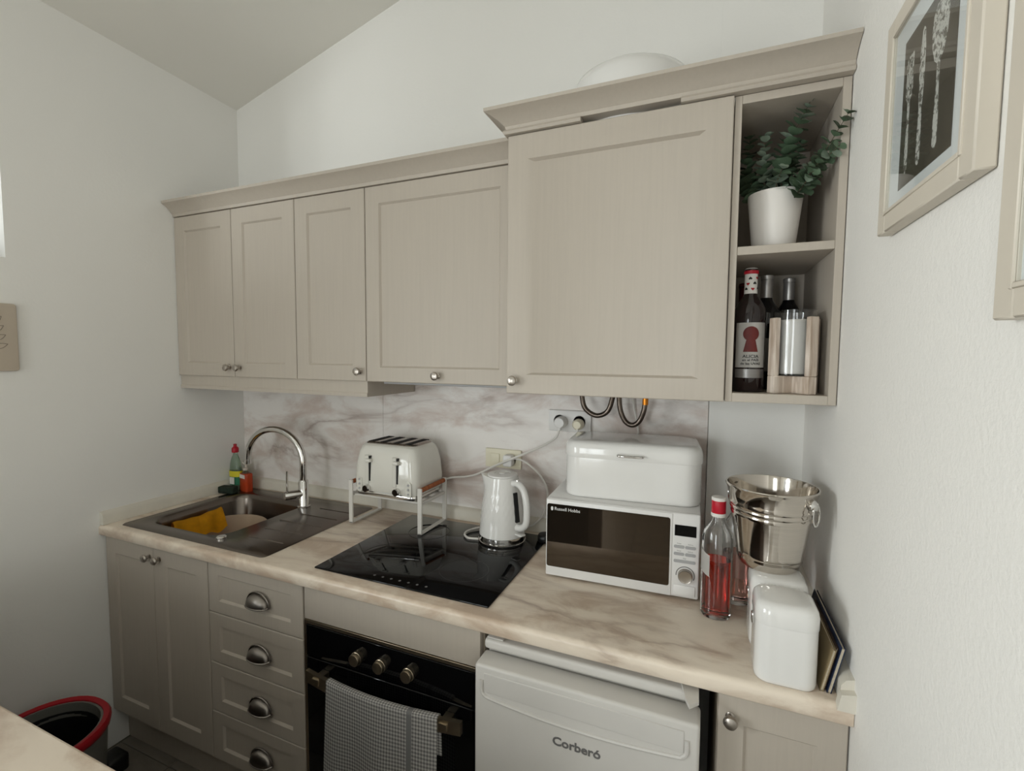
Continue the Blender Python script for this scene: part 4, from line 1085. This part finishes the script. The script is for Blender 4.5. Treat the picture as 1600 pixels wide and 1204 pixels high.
t = thing('round_plug', 'white round plug in the double socket above the bread box', 'plug', (1.727, -0.0185, 1.319))
part('body', B().lathe([(0, 0), (0.019, 0), (0.020, 0.004), (0.019, 0.028), (0.013, 0.036), (0, 0.037)], 28, mt=RX), 'ivory', t)
part('cable', B().tube(smooth_path([(0, -0.03, -0.008), (0.004, -0.032, -0.03), (0.01, -0.02, -0.06), (0.012, -0.012, -0.11)], 6), 0.004, 8), 'wmetal', t)

# ------------------------------------------------------------------ pictures on the right wall, plaque on the left
def picture(label, y0, y1, z0, z1, bars):
    """y0 > y1 : y0 is the edge nearer the back wall"""
    t = thing('picture_frame', label, 'picture', (W, (y0+y1)/2, z0))
    L = abs(y0-y1)/2; H = z1-z0; fw_ = 0.033
    b = B()
    prof_in = 0.004
    for s in (-1, 1):
        b.box(-0.022, -0.001, s*L if s < 0 else L-fw_, -L+fw_ if s < 0 else L, 0, H, 0.002, 1)
    b.box(-0.022, -0.001, -L+fw_, L-fw_, 0, fw_, 0.002, 1).box(-0.022, -0.001, -L+fw_, L-fw_, H-fw_, H, 0.002, 1)
    part('frame', b, 'frame', t)
    b = B(); q = fw_
    b.box(-0.0240, -0.0205, -L+q-0.006, -L+q, q-0.006, H-q+0.006, 0.001, 1).box(-0.0240, -0.0205, L-q, L-q+0.006, q-0.006, H-q+0.006, 0.001, 1)
    b.box(-0.0240, -0.0205, -L+q, L-q, q-0.006, q, 0.001, 1).box(-0.0240, -0.0205, -L+q, L-q, H-q, H-q+0.006, 0.001, 1)
    part('inner_bead', b, 'frame', t)
    part('mat', B().box(-0.0175, -0.004, -L+q-0.002, L-q+0.002, q-0.002, H-q+0.002), 'mat', t)
    part('glazing', B().box(-0.0212, -0.0200, -L+q-0.002, L-q+0.002, q-0.002, H-q+0.002), 'pane', t)
    pr_ = part('print', B().box(-0.0183, -0.0174, -L+q+0.034, L-q-0.040, q+0.019, H-q-0.033), 'print_dark', t, label='dark print with white cutlery shapes')
    return t, pr_, L, H
t, pr_, L, H = picture('pale framed print of white cutlery shapes on dark ground', -0.690, -0.998, 1.766, 2.100, 3)
def outline(pts_l):
    """symmetrical outline from (half width, z) list"""
    return [(w_, z_) for w_, z_ in pts_l] + [(-w_, z_) for w_, z_ in pts_l[::-1]]
def shape(yc, pl_):
    b = B(); pts = outline([(w_, 0.066+(z_-0.07)*0.755) for w_, z_ in pl_])
    b.poly([(-0.0187, yc+a, z) for a, z in pts], (0.0006, 0, 0))
    part('cutlery_shape', b, 'print_white', pr_, label='white printed cutlery shape', smooth=0)
# fork, knife, spoon; y positive = towards the back wall
FORK = [(0.0015, 0.075), (0.005, 0.085), (0.0055, 0.12), (0.0035, 0.16), (0.004, 0.21), (0.010, 0.218), (0.0125, 0.232), (0.012, 0.24)]
KNIFE = [(0.0015, 0.07), (0.006, 0.078), (0.0062, 0.12), (0.0045, 0.17), (0.0065, 0.19), (0.0085, 0.23), (0.008, 0.275), (0.004, 0.31), (0.001, 0.315)]
SPOON = [(0.0015, 0.072), (0.0065, 0.08), (0.0068, 0.12), (0.004, 0.17), (0.004, 0.215), (0.013, 0.225), (0.021, 0.25), (0.024, 0.28), (0.021, 0.305), (0.011, 0.318)]
shape(0.056, FORK)
for k in (-0.0098, -0.0034, 0.0034, 0.0098):
    b = B(); b.box(-0.0187, -0.0181, 0.056+k-0.002, 0.056+k+0.002, 0.192, 0.238); part('cutlery_shape', b, 'print_white', pr_, label='white printed fork tine')
shape(0.012, KNIFE)
shape(-0.040, SPOON)
t, pr_, L, H = picture('second pale framed print hung further along the right wall', -1.056, -1.364, 1.600, 1.934, 3)
shape(0.0, SPOON)

t = thing('wall_plaque', 'beige clay plaque with incised leaf sprig on the left wall', 'plaque', (0.0, -0.915, 1.4985))
part('tablet', B().rbox(-0.078, 0.078, -0.111, 0.111, 0.0, 0.010, 0.009, 0.002, mt=Matrix.Translation((0, 0, 0.111)) @ Matrix.Rotation(PI/2, 4, 'Z') @ Matrix.Rotation(PI/2, 4, 'X')), 'plaque', t)
b = B()
def lf(y, z, dy, dz, wd):
    p0 = Vector((0.0102, y, z)); p1 = Vector((0.0102, y+dy, z+dz)); nn = Vector((0, -(p1-p0).z, (p1-p0).y)).normalized()
    for sgn in (1, -1):
        b.tube([p0.lerp(p1, i/10)+nn*sgn*wd*math.sin(PI*i/10) for i in range(11)], 0.0011, 5)
for k in range(5):
    zz = 0.075+0.026*k
    lf(0.012, zz, 0.040-0.004*k, 0.014+0.004*k, 0.008); lf(0.012, zz, -0.045+0.004*k, 0.014+0.004*k, 0.008)
b.tube([(0.0102, 0.014, 0.04), (0.0102, 0.012, 0.12), (0.0102, 0.014, 0.205)], 0.0011, 5)
part('leaf_drawing', b, 'plaque_line', t)

# ------------------------------------------------------------------ pedal bin
t = thing('pedal_bin', 'grey open bin with red rim and black liner by the left wall', 'bin', (0.225, -0.925, 0.0))
def se(w, d, z, r=0.10): return [(x, y, z) for x, y in rrect(w, d, min(r*1.38, w*0.49), 9)]
part('shell', loft(B(), [se(0.27, 0.28, 0.0, 0.09), se(0.28, 0.29, 0.01, 0.095), se(0.325, 0.325, 0.335, 0.11), se(0.315, 0.315, 0.335, 0.108), se(0.27, 0.28, 0.012, 0.09)], True, True), 'grey_bin', t, smooth=50)
part('rim', loft(B(), [se(0.323, 0.323, 0.322, 0.11), se(0.342, 0.342, 0.326, 0.12), se(0.346, 0.346, 0.345, 0.12), se(0.334, 0.334, 0.354, 0.115), se(0.304, 0.304, 0.350, 0.105), se(0.300, 0.300, 0.325, 0.105)], False, False), 'red_rim', t, smooth=60, label='red rim')
part('inner_ring', loft(B(), [se(0.304, 0.304, 0.346, 0.105), se(0.290, 0.290, 0.346, 0.1), se(0.280, 0.280, 0.30, 0.095)], False, False), 'grey_bin', t, smooth=60)
part('liner', loft(B(), [se(0.282, 0.282, 0.318, 0.095), se(0.268, 0.268, 0.20, 0.09), se(0.25, 0.25, 0.06, 0.09)], False, True), 'liner', t, smooth=60, label='black liner')
part('hinge_block', B().box(-0.06, 0.02, 0.165, 0.235, 0.05, 0.115, 0.012, 3).box(-0.05, 0.01, 0.13, 0.17, 0.06, 0.1), 'black', t, label='black hinge block')

# ------------------------------------------------------------------ peninsula in front
t = thing('peninsula', 'marble-topped peninsula counter across the aisle from the sink', 'counter', (0.74, -1.55, 0))
part('countertop', B().box(-0.738, 1.0, -0.30, 0.299, 0.862, 0.9, 0.006, 3), 'top', t)  # right end lengthened out of view to shade the low fronts
part('base', B().box(-0.738, 0.96, -0.26, 0.27, 0.0, 0.861), 'dark_wood', t)  # unseen base, made dark to cut bounce light in the aisle
